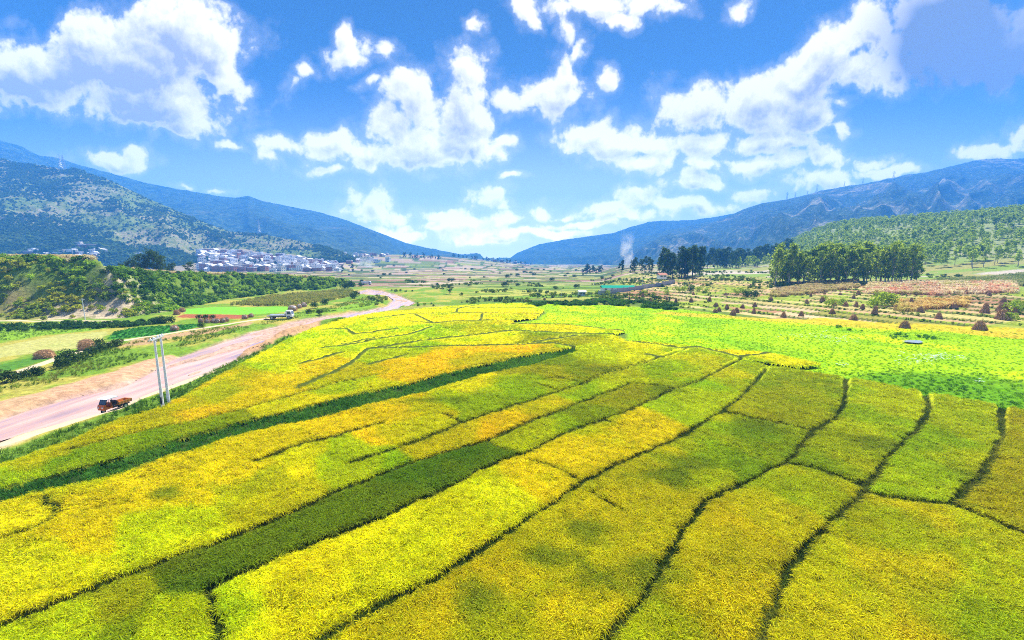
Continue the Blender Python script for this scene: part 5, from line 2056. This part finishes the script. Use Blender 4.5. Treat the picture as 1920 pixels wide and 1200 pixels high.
pole(160, 601, 42, 'pale concrete pole in front of the rocky embankment foot')
pole(1645, 534, 30, 'leaning pole right of the green bush by the maize')
pole(1510, 541, 34, 'pole in front of the eucalyptus at their left end')
pole(1555, 528, 22, 'thin pole in front of the middle of eucalyptus row')
pole(1245, 523, 22, 'pole beside the red roofed shed at the copse')
pole(1416, 505, 20, 'pole standing above the road right of red truck')
pole(1395, 513, 14, 'short pole standing over the red truck')
pole(1114, 538, 16, 'thin pole left of the green roofed shed')
pole(1204, 538, 14, 'thin pole right of the green roof')
pole(1330, 540, 16, 'thin pole beyond the scrub right of the grey wall')
pole(1265, 549, 14, 'small pole at the right end of the grey wall')
pole(1053, 558, 12, 'small pole among shrubs left of the white hut')
pole(868, 568, 9, 'tiny pole in the rough grass beyond the rice')


def pylon_parts():
    H, b, t = 40.0, 3.6, .7
    legs = []
    for sx, sy in ((-1, -1), (1, -1), (1, 1), (-1, 1)):
        m = MB()
        m.bar((sx * b, sy * b, -1), (sx * t, sy * t, 28), .34, .22, 4)
        m.bar((sx * t, sy * t, 28), (0, 0, H), .2, .14, 4)
        legs.append(m.mesh('leg', M_STEEL))
    m = MB()
    zs = [0, 6, 11.5, 16.5, 21, 25, 28]
    for i in range(len(zs) - 1):
        r0 = b + (t - b) * zs[i] / 28
        r1 = b + (t - b) * zs[i + 1] / 28
        c0 = [Vector((sx * r0, sy * r0, zs[i])) for sx, sy in ((-1, -1), (1, -1), (1, 1), (-1, 1))]
        c1 = [Vector((sx * r1, sy * r1, zs[i + 1])) for sx, sy in ((-1, -1), (1, -1), (1, 1), (-1, 1))]
        for k in range(4):
            m.bar(c0[k], c1[(k + 1) % 4], .15, .15, 3)
            m.bar(c0[(k + 1) % 4], c1[k], .15, .15, 3)
    br = m.mesh('bracing', M_STEEL)
    arms = []
    for z, w in ((27, 7.5), (31.5, 6.5), (36, 5)):
        m = MB()
        m.bar((-w, 0, z + .4), (w, 0, z + .4), .22, .22, 4)
        for s in (-1, 1):
            m.bar((s * w, 0, z + .4), (s * .5, 0, z + 2.2), .16, .16, 4)
            m.bar((s * w, 0, z + .3), (s * w, 0, z - 1.4), .18, .18, 5)
        arms.append(m.mesh('crossarm', M_STEEL))
    return legs, br, arms


PY = pylon_parts()


def pylon(x, y, z, h, label, rz=0.0):
    e = empty('electricity_pylon', (x, y, z), rz)
    k = h / 40
    e.scale = (k, k, k)
    tag(e, label, 'pylon', 'lattice pylons on the hills')
    for m in PY[0]:
        link('leg', m, e)
    link('bracing', PY[1], e)
    for m in PY[2]:
        link('crossarm', m, e)


LR = 'high forested blue mountain filling the right side'
LH = 'green and tan shrubby hill above the village at left'
for px, py, hp, lab in ((1675, 336, 15, 'lattice pylon highest on the right ridge'), (1617, 346, 13, 'second pylon down the right ridge'), (1582, 352, 12, 'third pylon down the right ridge, short'), (1531, 362, 16, 'pylon on the ridge where the slope eases'),
                        (1514, 366, 9, 'small far pylon between two larger on ridge'), (1490, 373, 13, 'right one of the close pylon pair on the ridge'), (1476, 375, 14, 'left one of the close pylon pair on the ridge'),
                        (1417, 436, 40, 'large pale pylon on the lower right mountain side'), (1412, 446, 34, 'pale pylon just behind the large one')):
    x, y, z = on_mountain(LR, px, py)
    pylon(x, y, z - 1, hp * y / FOC, lab, random.uniform(-.4, .4))
for px, py, hp, lab in ((113, 317, 28, 'left pylon of the pair on top of the left hill'), (122, 317, 26, 'right pylon of the pair on top of the left hill'), (487, 438, 27, 'pylon at the end of the left hill above the village')):
    x, y, z = on_mountain(LH, px, py)
    pylon(x, y, z - 1, hp * y / FOC, lab, random.uniform(-.4, .4))
for px, d, hp, lab in ((695, 1000, 24, 'pylon standing in the fields near the left smoke'), (1021, 1700, 13, 'small pylon far down the middle of the plain')):
    x = (px - 960) / FOC * d
    pylon(x, d, gz1(x, d) - .5, hp * d / FOC, lab, .2)


# ------------------------------------------------------------------ stacks of maize stalks
def stack_mesh(seed, h=2.6, r=1.25, spread=1.0):
    rd = random.Random(seed)
    V, F = [], []

    def stick(p, q, w):
        o = len(V)
        d = (q - p).normalized()
        u = d.orthogonal().normalized() * w
        v = d.cross(u).normalized() * w
        V.extend([p + u, p - u * .5 + v * .87, p - u * .5 - v * .87, q])
        F.extend([(o, o + 1, o + 3), (o + 1, o + 2, o + 3), (o + 2, o, o + 3)])
    # core cone
    n = 14
    o = len(V)
    for i in range(n):
        a = i / n * 6.283
        k = r * .86 * rd.uniform(.9, 1.08)
        V.append(Vector((math.cos(a) * k, math.sin(a) * k, -.1)))
    for i in range(n):
        a = i / n * 6.283
        k = r * .5 * rd.uniform(.9, 1.1)
        V.append(Vector((math.cos(a) * k, math.sin(a) * k, h * .58)))
    V.append(Vector((0, 0, h * .92)))
    for i in range(n):
        F.append((o + i, o + (i + 1) % n, o + n + (i + 1) % n, o + n + i))
        F.append((o + n + i, o + n + (i + 1) % n, o + 2 * n))
    body = (V, F)
    V, F = [], []
    for i in range(300):
        a = rd.random() * 6.283
        k = r * rd.uniform(.8, 1.05)
        p = Vector((math.cos(a) * k, math.sin(a) * k, rd.uniform(-.1, .25)))
        a2 = a + rd.gauss(0, .25)
        top = rd.uniform(.75, 1.08) * h
        k2 = r * rd.uniform(.02, .30)
        stick(p, Vector((math.cos(a2) * k2, math.sin(a2) * k2, top)), rd.uniform(.03, .06))
    for i in range(90):
        a = rd.random() * 6.283
        z = rd.uniform(.3, .95) * h
        k = r * (1 - .75 * z / h) * 1.05
        p = Vector((math.cos(a) * k, math.sin(a) * k, z))
        stick(p, p + Vector((math.cos(a) * .3, math.sin(a) * .3, rd.uniform(-.4, .2))), .06)
    tie = MB()
    zt = h * .66
    kt = r * .46
    for i in range(12):
        a, b = i / 12 * 6.283, (i + 1) / 12 * 6.283
        tie.bar((math.cos(a) * kt, math.sin(a) * kt, zt), (math.cos(b) * kt, math.sin(b) * kt, zt), .05, .05, 4)
    ms = []
    for nm, (v, f) in (('core', body), ('stalks', (V, F))):
        m = bpy.data.meshes.new(nm)
        m.from_pydata([tuple(q) for q in v], [], f)
        m.materials.append(M_STALK)
        m.update()
        ms.append(m)
    ms.append(tie.mesh('tie', M_STALK))
    return ms


STACKS = [stack_mesh(1100 + i, random.uniform(2.2, 2.9), random.uniform(.85, 1.5)) for i in range(8)]


def stack(px, py, hpx, label, group=None, zg=0.0, wide=1.0):
    x, y = at(px, py, zg)
    for _ in range(5):
        x, y = at(px, py, .5 * zg + .5 * gz1(x, y))
        zg = gz1(x, y)
    e = empty('haystack', (x, y, gz1(x, y)), random.random() * 6.283)
    k = hpx * math.hypot(x, y) / FOC / 2.6 * .72
    e.scale = (k * wide, k * wide * random.uniform(.85, 1.1), k)
    e.rotation_euler = (random.gauss(0, .06), random.gauss(0, .06), e.rotation_euler.z)
    tag(e, label, 'haystack', group)
    for n, m in zip(('core', 'stalks', 'tie'), random.choice(STACKS)):
        o = link(n, m, e)
        if n == 'stalks':
            o['kind'] = 'stuff'


G_T = 'conical stalk stacks on the harvested terraces'
T_L = 'brown conical stack of dry stalks among many on the harvested terraces'
for (px, py, hp, lab) in ((1836, 623, 18, 'widest dark stack beside the yellow strip on the terraces'), (1696, 615, 15, 'lone squat stack on red soil next to the yellow rice strip'), (1880, 603, 18, 'stack with a pale bag at its foot near right edge'), (1880, 586, 16, 'stack directly behind the one with the bag'),
                          (1846, 587, 17, 'narrow pointed stack left of the pair at the right edge'), (1639, 592, 15, 'stack on the corner of the red field'), (1708, 577, 13, 'stack just below the maize strip'), (1469, 595, 14, 'left one of two stacks on the front terrace edge'), (1502, 593, 13, 'right one of two stacks on the front terrace edge'),
                          (1374, 591, 14, 'foremost stack of the cluster by the bright meadow'), (1413, 588, 13, 'stack beside a green weed clump at the meadow edge'),
                          (1205, 557, 10, 'stack beside the long grey wall'), (1112, 566, 9, 'stack in front of the white hut')):
    stack(px, py, hp, lab, G_T, 0, 1.15 if '1836' in str(px) or px in (1696, 1880) else 1.0)
for (px, py, hp) in ((1220, 569, 11), (1267, 569, 12), (1296, 567, 13), (1330, 565, 12), (1342, 576, 11), (1363, 578, 11), (1392, 578, 11), (1415, 578, 11), (1341, 586, 11), (1348, 584, 12), (1381, 586, 12),
                     (1513, 569, 10), (1542, 565, 11), (1558, 570, 12), (1564, 573, 11), (1585, 578, 11), (1605, 576, 11), (1617, 579, 11), (1642, 577, 10), (1479, 549, 8), (1450, 550, 7), (1546, 552, 6), (1575, 553, 6), (1609, 552, 9), (1644, 552, 8), (1642, 556, 8), (1675, 549, 6), (1747, 552, 6),
                     (1853, 563, 7), (1407, 540, 8), (986, 566, 7), (995, 566, 7), (1021, 562, 7), (1520, 556, 8), (1600, 560, 8), (1660, 566, 9), (1725, 590, 12), (1760, 598, 13), (1790, 580, 11), (1560, 592, 13), (1600, 600, 14), (1445, 566, 9), (1300, 553, 8), (1360, 556, 8), (1250, 562, 9), (1810, 560, 8), (1880, 571, 10), (1900, 590, 13), (1680, 585, 11), (1400, 556, 8), (1180, 563, 9)):
    stack(px, py, hp, T_L, G_T)


def sheet_stack(px, py, wpx, hpx, seed, label, group, sheeted=True):
    rd = random.Random(seed)
    x, y = at(px, py)
    x, y = at(px, py, gz1(x, y))
    dist = y
    w, h = wpx * dist / FOC, hpx * dist / FOC
    e = empty('haystack', (x, y, gz1(x, y)), rd.uniform(-.4, .4))
    tag(e, label, 'haystack', group)
    # lumpy heap
    V, F = [], []
    nu, nv = 20, 10
    for j in range(nv + 1):
        t = j / nv
        prof = (1 - t ** 2.6) ** .5
        for i in range(nu):
            a = i / nu * 6.283
            k = w / 2 * (prof * .95 + .05) * (1 + .12 * math.sin(3 * a + seed) + rd.gauss(0, .05))
            V.append((math.cos(a) * k, math.sin(a) * k * .8, -.15 + t * h * (1 + rd.gauss(0, .02))))
    for j in range(nv):
        for i in range(nu):
            F.append((j * nu + i, j * nu + (i + 1) % nu, (j + 1) * nu + (i + 1) % nu, (j + 1) * nu + i))
    F.append(tuple(nv * nu + i for i in range(nu)))
    me = bpy.data.meshes.new('heap')
    me.from_pydata(V, [], F)
    me.materials.append(M_STALK)
    me.update()
    link('heap', me, e)
    SV, SF = [], []
    for i in range(420):
        a = rd.random() * 6.283
        t = rd.random() ** .8
        prof = (1 - t ** 2.6) ** .5
        k = w / 2 * (prof * .95 + .05) * 1.03
        p = Vector((math.cos(a) * k, math.sin(a) * k * .8, t * h))
        d = Vector((rd.gauss(0, 1), rd.gauss(0, 1), rd.gauss(-.2, .4))).normalized() * w * .16
        nn = Vector((math.cos(a), math.sin(a), .4)) * .06
        o = len(SV)
        SV.extend([p - d + nn, p + d + nn * rd.uniform(.5, 2), p + d * .2 + Vector((0, 0, .10)) + nn])
        SF.append((o, o + 1, o + 2))
    me = bpy.data.meshes.new('stalks')
    me.from_pydata([tuple(v) for v in SV], [], SF)
    me.materials.append(M_STALK)
    o_ = link('stalks', me, e)
    o_['kind'] = 'stuff'
    if sheeted:
        V, F = [], []
        nu, nv = 18, 6
        for j in range(nv + 1):
            t = .42 + .58 * j / nv
            prof = (1 - min(t, .995) ** 2.6) ** .5
            for i in range(nu):
                a = i / nu * 6.283
                k = w / 2 * (prof * .97 + .06) * (1.07 + .10 * math.sin(3 * a + seed) + rd.gauss(0, .025))
                V.append((math.cos(a) * k, math.sin(a) * k * .8, t * h * 1.03 + (.25 * h * math.sin(2 * a + seed) if j == 0 else 0) * .5))
        for j in range(nv):
            for i in range(nu):
                F.append((j * nu + i, j * nu + (i + 1) % nu, (j + 1) * nu + (i + 1) % nu, (j + 1) * nu + i))
        F.append(tuple(nv * nu + i for i in range(nu)))
        me = bpy.data.meshes.new('cover_sheet')
        me.from_pydata(V, [], F)
        me.materials.append(M_SHEET)
        me.update()
        link('cover_sheet', me, e)


sheet_stack(163, 656, 26, 20, 1, 'large sandy stack of straw by the dark bushes', None, False)
sheet_stack(84, 671, 26, 15, 2, 'dark broken straw heap beside the pale path', None, False)
sheet_stack(328, 620, 13, 10, 3, 'sheet covered stack beside the vegetable plot', None)
for k, (px, py, w) in enumerate(((377, 605, 8), (389, 606, 9), (402, 605, 11), (408, 605, 8), (418, 604, 10), (425, 603, 7))):
    sheet_stack(px, py, w, 8, 10 + k, 'pale sheeted stack in the line along the left bank path', 'sheeted stacks along the bank')
for k, (px, py, w, h) in enumerate(((332, 590, 10, 9), (342, 585, 10, 8))):
    sheet_stack(px, py, w, h, 30 + k, ('brown stack at the corner of the bright green plot', 'brown stack right behind another at the bright green plot')[k], None, False)
for k, (px, py, w, h) in enumerate(((459, 598, 9, 8), (471, 595, 8, 7), (549, 582, 15, 10), (561, 578, 9, 8), (570, 575, 9, 8))):
    sheet_stack(px, py, w, h, 40 + k, 'pinkish grey sheeted stack near the parked white truck', 'stacks near the white truck')


# ------------------------------------------------------------------ vehicles
def wheel(parent, x, y, r, w, rim=M_STEEL):
    e = MB()
    n = 16
    # tyre as a ring with a rounded tread
    prof = [(r * .62, -w / 2), (r * .9, -w / 2), (r, -w * .3), (r, w * .3), (r * .9, w / 2), (r * .62, w / 2)]
    V, F = [], []
    for i in range(n):
        a = i / n * 6.283
        for rr, yy in prof:
            V.append((x + math.cos(a) * rr, y + yy, r + math.sin(a) * rr))
    k = len(prof)
    for i in range(n):
        for j in range(k):
            F.append((i * k + j, i * k + (j + 1) % k, ((i + 1) % n) * k + (j + 1) % k, ((i + 1) % n) * k + j))
    e.add(V, F)
    t = e.build('wheel', M_RUBBER, parent)
    h = MB()
    h.bar((x, y - w * .42, r), (x, y + w * .42, r), r * .63, r * .63, 12)
    h.build('rim', rim, t)


def three_wheeler():
    x, y = at(214, 766)
    e = empty('three_wheeler', (x, y, gz1(x, y) + .12), R(-97))
    tag(e, 'rusty orange cargo three wheeler with pale canopy parked beside the river', 'three wheeler')
    # local +x is forward, length 3.6 m
    b = MB()
    b.box((-.1, 0, .55), (3.2, .1, .1))
    for s in (-.45, .45):
        b.box((-.55, s, .55), (2.3, .09, .12))
    b.box((.45, 0, .58), (.5, 1.0, .1))
    b.build('chassis', M_DARK, e)
    # cab nose
    c = MB()
    c.prism([(.62, .55), (1.55, .5), (1.62, .9), (1.5, 1.2), (1.32, 1.26), (1.26, .95), (.62, .7)], -.5, .5)
    c.box((.72, -.52, .95), (.1, .05, .65))
    c.box((.72, .52, .95), (.1, .05, .65))
    c.box((.6, 0, .95), (.06, 1.05, .75))
    cab = c.build('cab', M_ORANGE, e)
    f = MB()
    for s in (-.5, .5):
        f.bar((1.36, s, 1.25), (1.05, s, 1.92), .03, .03, 6)
        f.bar((.62, s, .75), (.55, s, 1.92), .03, .03, 6)
        f.bar((.95, s, .7), (.95, s, 1.92), .022, .022, 6)
    f.bar((1.05, -.5, 1.92), (1.05, .5, 1.92), .03, .03, 6)
    f.bar((1.36, -.5, 1.25), (1.36, .5, 1.25), .03, .03, 6)
    f.build('cab_frame', M_DARK, e)
    g = MB()
    M3 = Matrix.Rotation(R(-25), 3, 'Y')
    g.box((1.205, 0, 1.585), (.015, .94, .68), M=M3)
    g.build('windscreen', M_GLASS, e)
    r_ = MB()
    r_.prism([(-.1, 1.9), (1.3, 1.93), (1.34, 1.98), (.6, 2.05), (-.1, 2.0)], -.74, .74)
    r_.build('canopy', M_TRUCK, e)
    se = MB()
    se.box((.15, 0, .92), (.42, .9, .14))
    se.box((-.04, 0, 1.2), (.1, .9, .48))
    se.build('seat', M_DARK, e)
    en = MB()
    en.box((.42, 0, .7), (.3, .5, .25))
    en.build('engine_cover', M_RUST, e)
    h = MB()
    h.bar((1.2, -.3, 1.3), (.98, -.32, 1.34), .02, .02, 6)
    h.bar((1.2, .3, 1.3), (.98, .32, 1.34), .02, .02, 6)
    h.bar((1.2, -.3, 1.3), (1.2, .3, 1.3), .02, .02, 6)
    h.build('handlebar', M_DARK, e)
    bed = MB()
    bed.box((-1.05, 0, .72), (1.75, 1.2, .06))
    bd = bed.build('cargo_bed', M_RUST, e)
    for s in (-.6, .6):
        m = MB()
        m.box((-1.05, s, .93), (1.75, .04, .36))
        for k in range(5):
            m.box((-1.85 + k * .4, s + math.copysign(.03, s), .93), (.05, .04, .38))
        m.build('side_board', M_RUST, bd)
    for xx, nm in ((-1.93, 'tailgate'), (-.17, 'headboard')):
        m = MB()
        m.box((xx, 0, .93 if nm == 'tailgate' else 1.05), (.04, 1.2, .36 if nm == 'tailgate' else .6))
        m.build(nm, M_RUST, bd)
    for s in (-.3, .3):
        m = MB()
        m.bar((1.58, s, .88), (1.66, s, .88), .1, .1, 10)
        m.build('headlight', M_TRUCK, e)
    m = MB()
    V = []
    m.prism([(1.05, .58), (1.2, .72), (1.45, .74), (1.66, .6), (1.6, .62), (1.42, .69), (1.22, .67), (1.1, .56)], -.12, .12)
    m.build('mudguard', M_ORANGE, e)
    wheel(e, 1.32, 0, .3, .14)
    wheel(e, -1.1, -.48, .32, .16)
    wheel(e, -1.1, .48, .32, .16)


three_wheeler()


def truck(px, py, L, heading, paint, label, flatbed, zg=0.0, lift=0.0):
    x, y = at(px, py, zg)
    for _ in range(4):
        x, y = at(px, py, gz1(x, y))
    e = empty('truck', (x, y, gz1(x, y) + lift), heading)
    k = L / 6.0
    e.scale = (k, k, k)
    tag(e, label, 'truck')
    c = MB()
    c.prism([(1.55, .55), (2.95, .55), (3.0, 1.15), (2.75, 2.1), (2.55, 2.25), (1.6, 2.25), (1.5, 2.1)], -.95, .95)
    cab = c.build('cab', paint, e)
    for s in (-1, 1):
        g = MB()
        g.prism([(1.85, 1.3), (2.78, 1.3), (2.6, 2.0), (1.85, 2.0)], s * .955 - .01, s * .955 + .01)
        g.build('side_window', M_GLASS, cab)
    g = MB()
    M3 = Matrix.Rotation(R(-15), 3, 'Y')
    g.box((2.885, 0, 1.68), (.03, 1.7, .72), M=M3)
    g.build('windscreen', M_GLASS, cab)
    ch = MB()
    ch.box((-.1, 0, .6), (5.6, .8, .2))
    ch.build('chassis', M_DARK, e)
    b = MB()
    if flatbed:
        b.box((-.85, 0, .95), (4.3, 2.0, .12))
        b.box((-.85, -1.0, 1.1), (4.3, .06, .25))
        b.box((-.85, 1.0, 1.1), (4.3, .06, .25))
        b.box((1.28, 0, 1.35), (.06, 2.0, .8))
        b.box((-3.4, 0, .62), (1.2, 1.9, .1), M=Matrix.Rotation(R(-25), 3, 'Y'))
    else:
        b.box((-.85, 0, .95), (4.4, 2.1, .14))
        for s in (-1.03, 1.03):
            b.box((-.85, s, 1.55), (4.4, .06, 1.1))
        b.box((1.33, 0, 1.6), (.06, 2.1, 1.2))
        b.box((-3.03, 0, 1.55), (.06, 2.1, 1.1))
    b.build('load_bed', paint, e)
    for xx in (2.2, -1.9):
        for s in (-.85, .85):
            wheel(e, xx, s, .45, .28)
    for s in (-.7, .7):
        m = MB()
        m.bar((2.96, s, .85), (3.04, s, .85), .12, .12, 8)
        m.build('headlight', M_TRUCK, e)


truck(527, 598, 8.0, R(10), M_TRUCK, 'white flatbed truck parked among the stacks on left bank', True)
truck(1390, 512, 10.0, R(8), M_RED, 'red lorry on the embanked road before the dark wood', False)
truck(687, 534, 8.0, R(0), M_TRUCK, 'small white lorry at the far end of the river', False)


# ------------------------------------------------------------------ sheds and walls
def shed(px0, px1, py, h, depth, roofm, label, zg=0.0, name='shed'):
    x0, y0 = at(px0, py, zg)
    x1, y1 = at(px1, py, zg)
    for _ in range(3):
        zg = gz1((x0 + x1) / 2, y0)
        x0, y0 = at(px0, py, zg)
        x1, y1 = at(px1, py, zg)
    L = x1 - x0
    e = empty(name, ((x0 + x1) / 2, y0, zg))
    tag(e, label, 'building')
    w = MB()
    w.box((0, depth / 2, h / 2 - .4), (L, depth, h + .8))
    w.build('wall', M_WHITE, e)
    r_ = MB()
    r_.prism([(-.6, h + .02), (depth + .6, h + .02), (depth * .5, h + depth * .2)], -L / 2 - .5, L / 2 + .5)
    # prism runs along y: turn it so that the ridge follows the long side
    r_.v = [(v[1], v[0], v[2]) for v in r_.v]
    r_.build('roof', roofm, e)
    n = max(2, int(L / 4))
    for i in range(n):
        xx = -L / 2 + (i + .5) * L / n
        m = MB()
        m.box((xx, -.02, h * .55), (1.6, .12, h * .4))
        m.build('window', M_GLASS, e)


shed(1130, 1190, 546, 2.2, 7, M_GREENROOF, 'long low building with green sheet roof by the grey wall')
shed(1237, 1250, 521, 2.0, 6, M_BRICK, 'low red roofed shed next to the dark copse', 0)
shed(1086, 1098, 555, 2.6, 4, M_TILE, 'small white hut at the left end of the grey wall')


def long_wall():
    pts = [at(1122, 553), at(1190, 549), at(1265, 544)]
    e = empty('wall', (pts[0][0], pts[0][1], 0))
    tag(e, 'long grey compound wall below the green roof', 'wall')
    o = Vector((pts[0][0], pts[0][1], 0))
    for i in range(2):
        a = Vector((*pts[i], 0)) - o
        b = Vector((*pts[i + 1], 0)) - o
        n = 6
        for j in range(n):
            p = a + (b - a) * j / n
            q = a + (b - a) * (j + 1) / n
            d = q - p
            rz = math.atan2(d.y, d.x)
            z0 = gz1(*(o + p).xy)
            m = MB()
            m.box((p + q) / 2 + Vector((0, 0, z0 + 1.2)), (d.length - .36, .25, 3.0), rz)
            m.build('panel', M_WALL, e)
            m = MB()
            m.box(p + Vector((0, 0, z0 + 1.35)), (.34, .4, 3.3), rz)
            m.build('pier', M_WALL, e)
    for i in range(0):
        pass


long_wall()


def pond_water():
    P = ats([(1690, 641), (1705, 639), (1725, 640), (1731, 643), (1722, 645), (1700, 643)])
    vs = [(p[0], p[1], gz1(p[0], p[1]) + .3) for p in P]
    zm = max(v[2] for v in vs)
    me = bpy.data.meshes.new('pond')
    me.from_pydata([(v[0], v[1], zm) for v in vs], [], [tuple(range(len(vs)))])
    me.materials.append(simple('pond_water', (.30, .34, .36), .08, .6, .1, .5))
    o = link('pond', me)
    tag(o, 'small pale pool in the wet meadow', 'pond', kind='structure')


pond_water()


# boulders and rubble along the edge of the rice
def rubble(line, count, col, label, rr=(.08, .32)):
    V, F = [], []
    for i in range(count):
        t = random.random() * (len(line) - 1)
        k = int(t)
        p = line[k] + (line[k + 1] - line[k]) * (t - k) + rng.normal(0, .35, 2)
        if random.random() < .4 * math.sin(t * 4) + .1:
            continue
        r = random.uniform(*rr)
        c = Vector((p[0] - .6, p[1] + .2, gz1(p[0], p[1]) + r * .3))
        bm = bmesh.new()
        bmesh.ops.create_icosphere(bm, subdivisions=1, radius=r)
        o = len(V)
        for v in bm.verts:
            q = v.co * random.uniform(.75, 1.25)
            V.append((c.x + q.x * 1.3, c.y + q.y, c.z + q.z * .7))
        bm.verts.index_update()
        for f in bm.faces:
            F.append(tuple(o + v.index for v in f.verts))
        bm.free()
    me = bpy.data.meshes.new('rubble')
    me.from_pydata(V, [], F)
    me.materials.append(simple('stones', col, .9, .2, .3, 1.0, obj=False))
    o = link('rubble', me)
    tag(o, label, 'rubble', kind='stuff')


rubble(ats([(60, 866), (170, 824), (230, 797), (300, 776), (350, 752), (420, 713), (480, 680)]), 260, (.42, .36, .28), 'pale stones and clods along the edge of golden rice')
rubble(ats([(-60, 795), (15, 777), (62, 757), (125, 741), (180, 728), (237, 716), (287, 690), (325, 668)]), 330, (.13, .09, .06), 'dark stones and driftwood along the left shoreline of the river', (.05, .2))
rubble(ats([(0, 814), (120, 781), (195, 763), (257, 738), (312, 718), (387, 691), (450, 668), (520, 643)]), 200, (.2, .13, .08), 'stones along the right shoreline of the river', (.05, .16))


# ------------------------------------------------------------------ smoke
def smoke(pts, radii, dens, label, seed):
    """pts: world points along the plume"""
    V, F = [], []
    n = 14
    for k, (p, r) in enumerate(zip(pts, radii)):
        for i in range(n):
            a = i / n * 6.283
            V.append((p[0] + math.cos(a) * r, p[1] + math.sin(a) * r, p[2]))
    for k in range(len(pts) - 1):
        for i in range(n):
            F.append((k * n + i, k * n + (i + 1) % n, (k + 1) * n + (i + 1) % n, (k + 1) * n + i))
    F.append(tuple(range(n - 1, -1, -1)))
    F.append(tuple((len(pts) - 1) * n + i for i in range(n)))
    me = bpy.data.meshes.new('smoke')
    me.from_pydata(V, [], F)
    m, nt, out = new_mat('smoke')
    t = NT(nt)
    p = t.pos()
    no = t.noise(p, .09, 4, .6)
    gc = t.n('ShaderNodeTexCoord').outputs['Generated']
    sp = t.n('ShaderNodeSeparateXYZ')
    t.l(gc, sp.inputs[0])
    dx, dy = t.math('SUBTRACT', sp.outputs[0], .5), t.math('SUBTRACT', sp.outputs[1], .5)
    r2 = t.math('ADD', t.math('MULTIPLY', dx, dx), t.math('MULTIPLY', dy, dy))
    fall = t.math('MULTIPLY', t.ramp(r2, .16, .01), t.ramp(sp.outputs[2], 1.0, .35))
    d = t.math('MULTIPLY', t.math('MULTIPLY', t.ramp(no, .40, .62), dens), fall)
    pv = t.n('ShaderNodeVolumePrincipled')
    pv.inputs['Color'].default_value = (.92, .95, 1, 1)
    t.l(d, pv.inputs['Density'])
    t.l(pv.outputs[0], out.inputs['Volume'])
    me.materials.append(m)
    o = link('smoke', me)
    tag(o, label, 'smoke', kind='stuff')


def plume(px, py0, dep, h, lean, r0, r1, dens, label, seed):
    x = (px - 960) / FOC * dep
    z = gz1(x, dep)
    pts, rad = [], []
    for i in range(8):
        t = i / 7
        pts.append((x + lean * t ** 1.5 + math.sin(t * 7 + seed) * r0 * .4, dep, z + .5 + h * t))
        rad.append(r0 + (r1 - r0) * t)
    smoke(pts, rad, dens, label, seed)


plume(1174, 505, 640, 58, -3, 9, 14, .09, 'pale column of smoke rising between two slender trees', 1)
plume(690, 495, 900, 30, -6, 20, 34, .03, 'low white smoke spreading by the village pylon', 2)

# ------------------------------------------------------------------ air
def haze():
    b = MB()
    x0, x1, y0, y1, z0, z1 = -7800, 7800, -400, 4150, -30, 660
    b.box(((x0 + x1) / 2, (y0 + y1) / 2, (z0 + z1) / 2), (x1 - x0, y1 - y0, z1 - z0))
    m, nt, out = new_mat('haze')
    t = NT(nt)
    pv = t.n('ShaderNodeVolumePrincipled')
    pv.inputs['Color'].default_value = (.07, .35, 1.0, 1)
    pv.inputs['Density'].default_value = 3.0e-4
    pv.inputs['Anisotropy'].default_value = 0.0
    t.l(pv.outputs[0], out.inputs['Volume'])
    o = b.build('haze', m)
    tag(o, 'blue summer haze filling the valley', 'haze', kind='stuff')


haze()
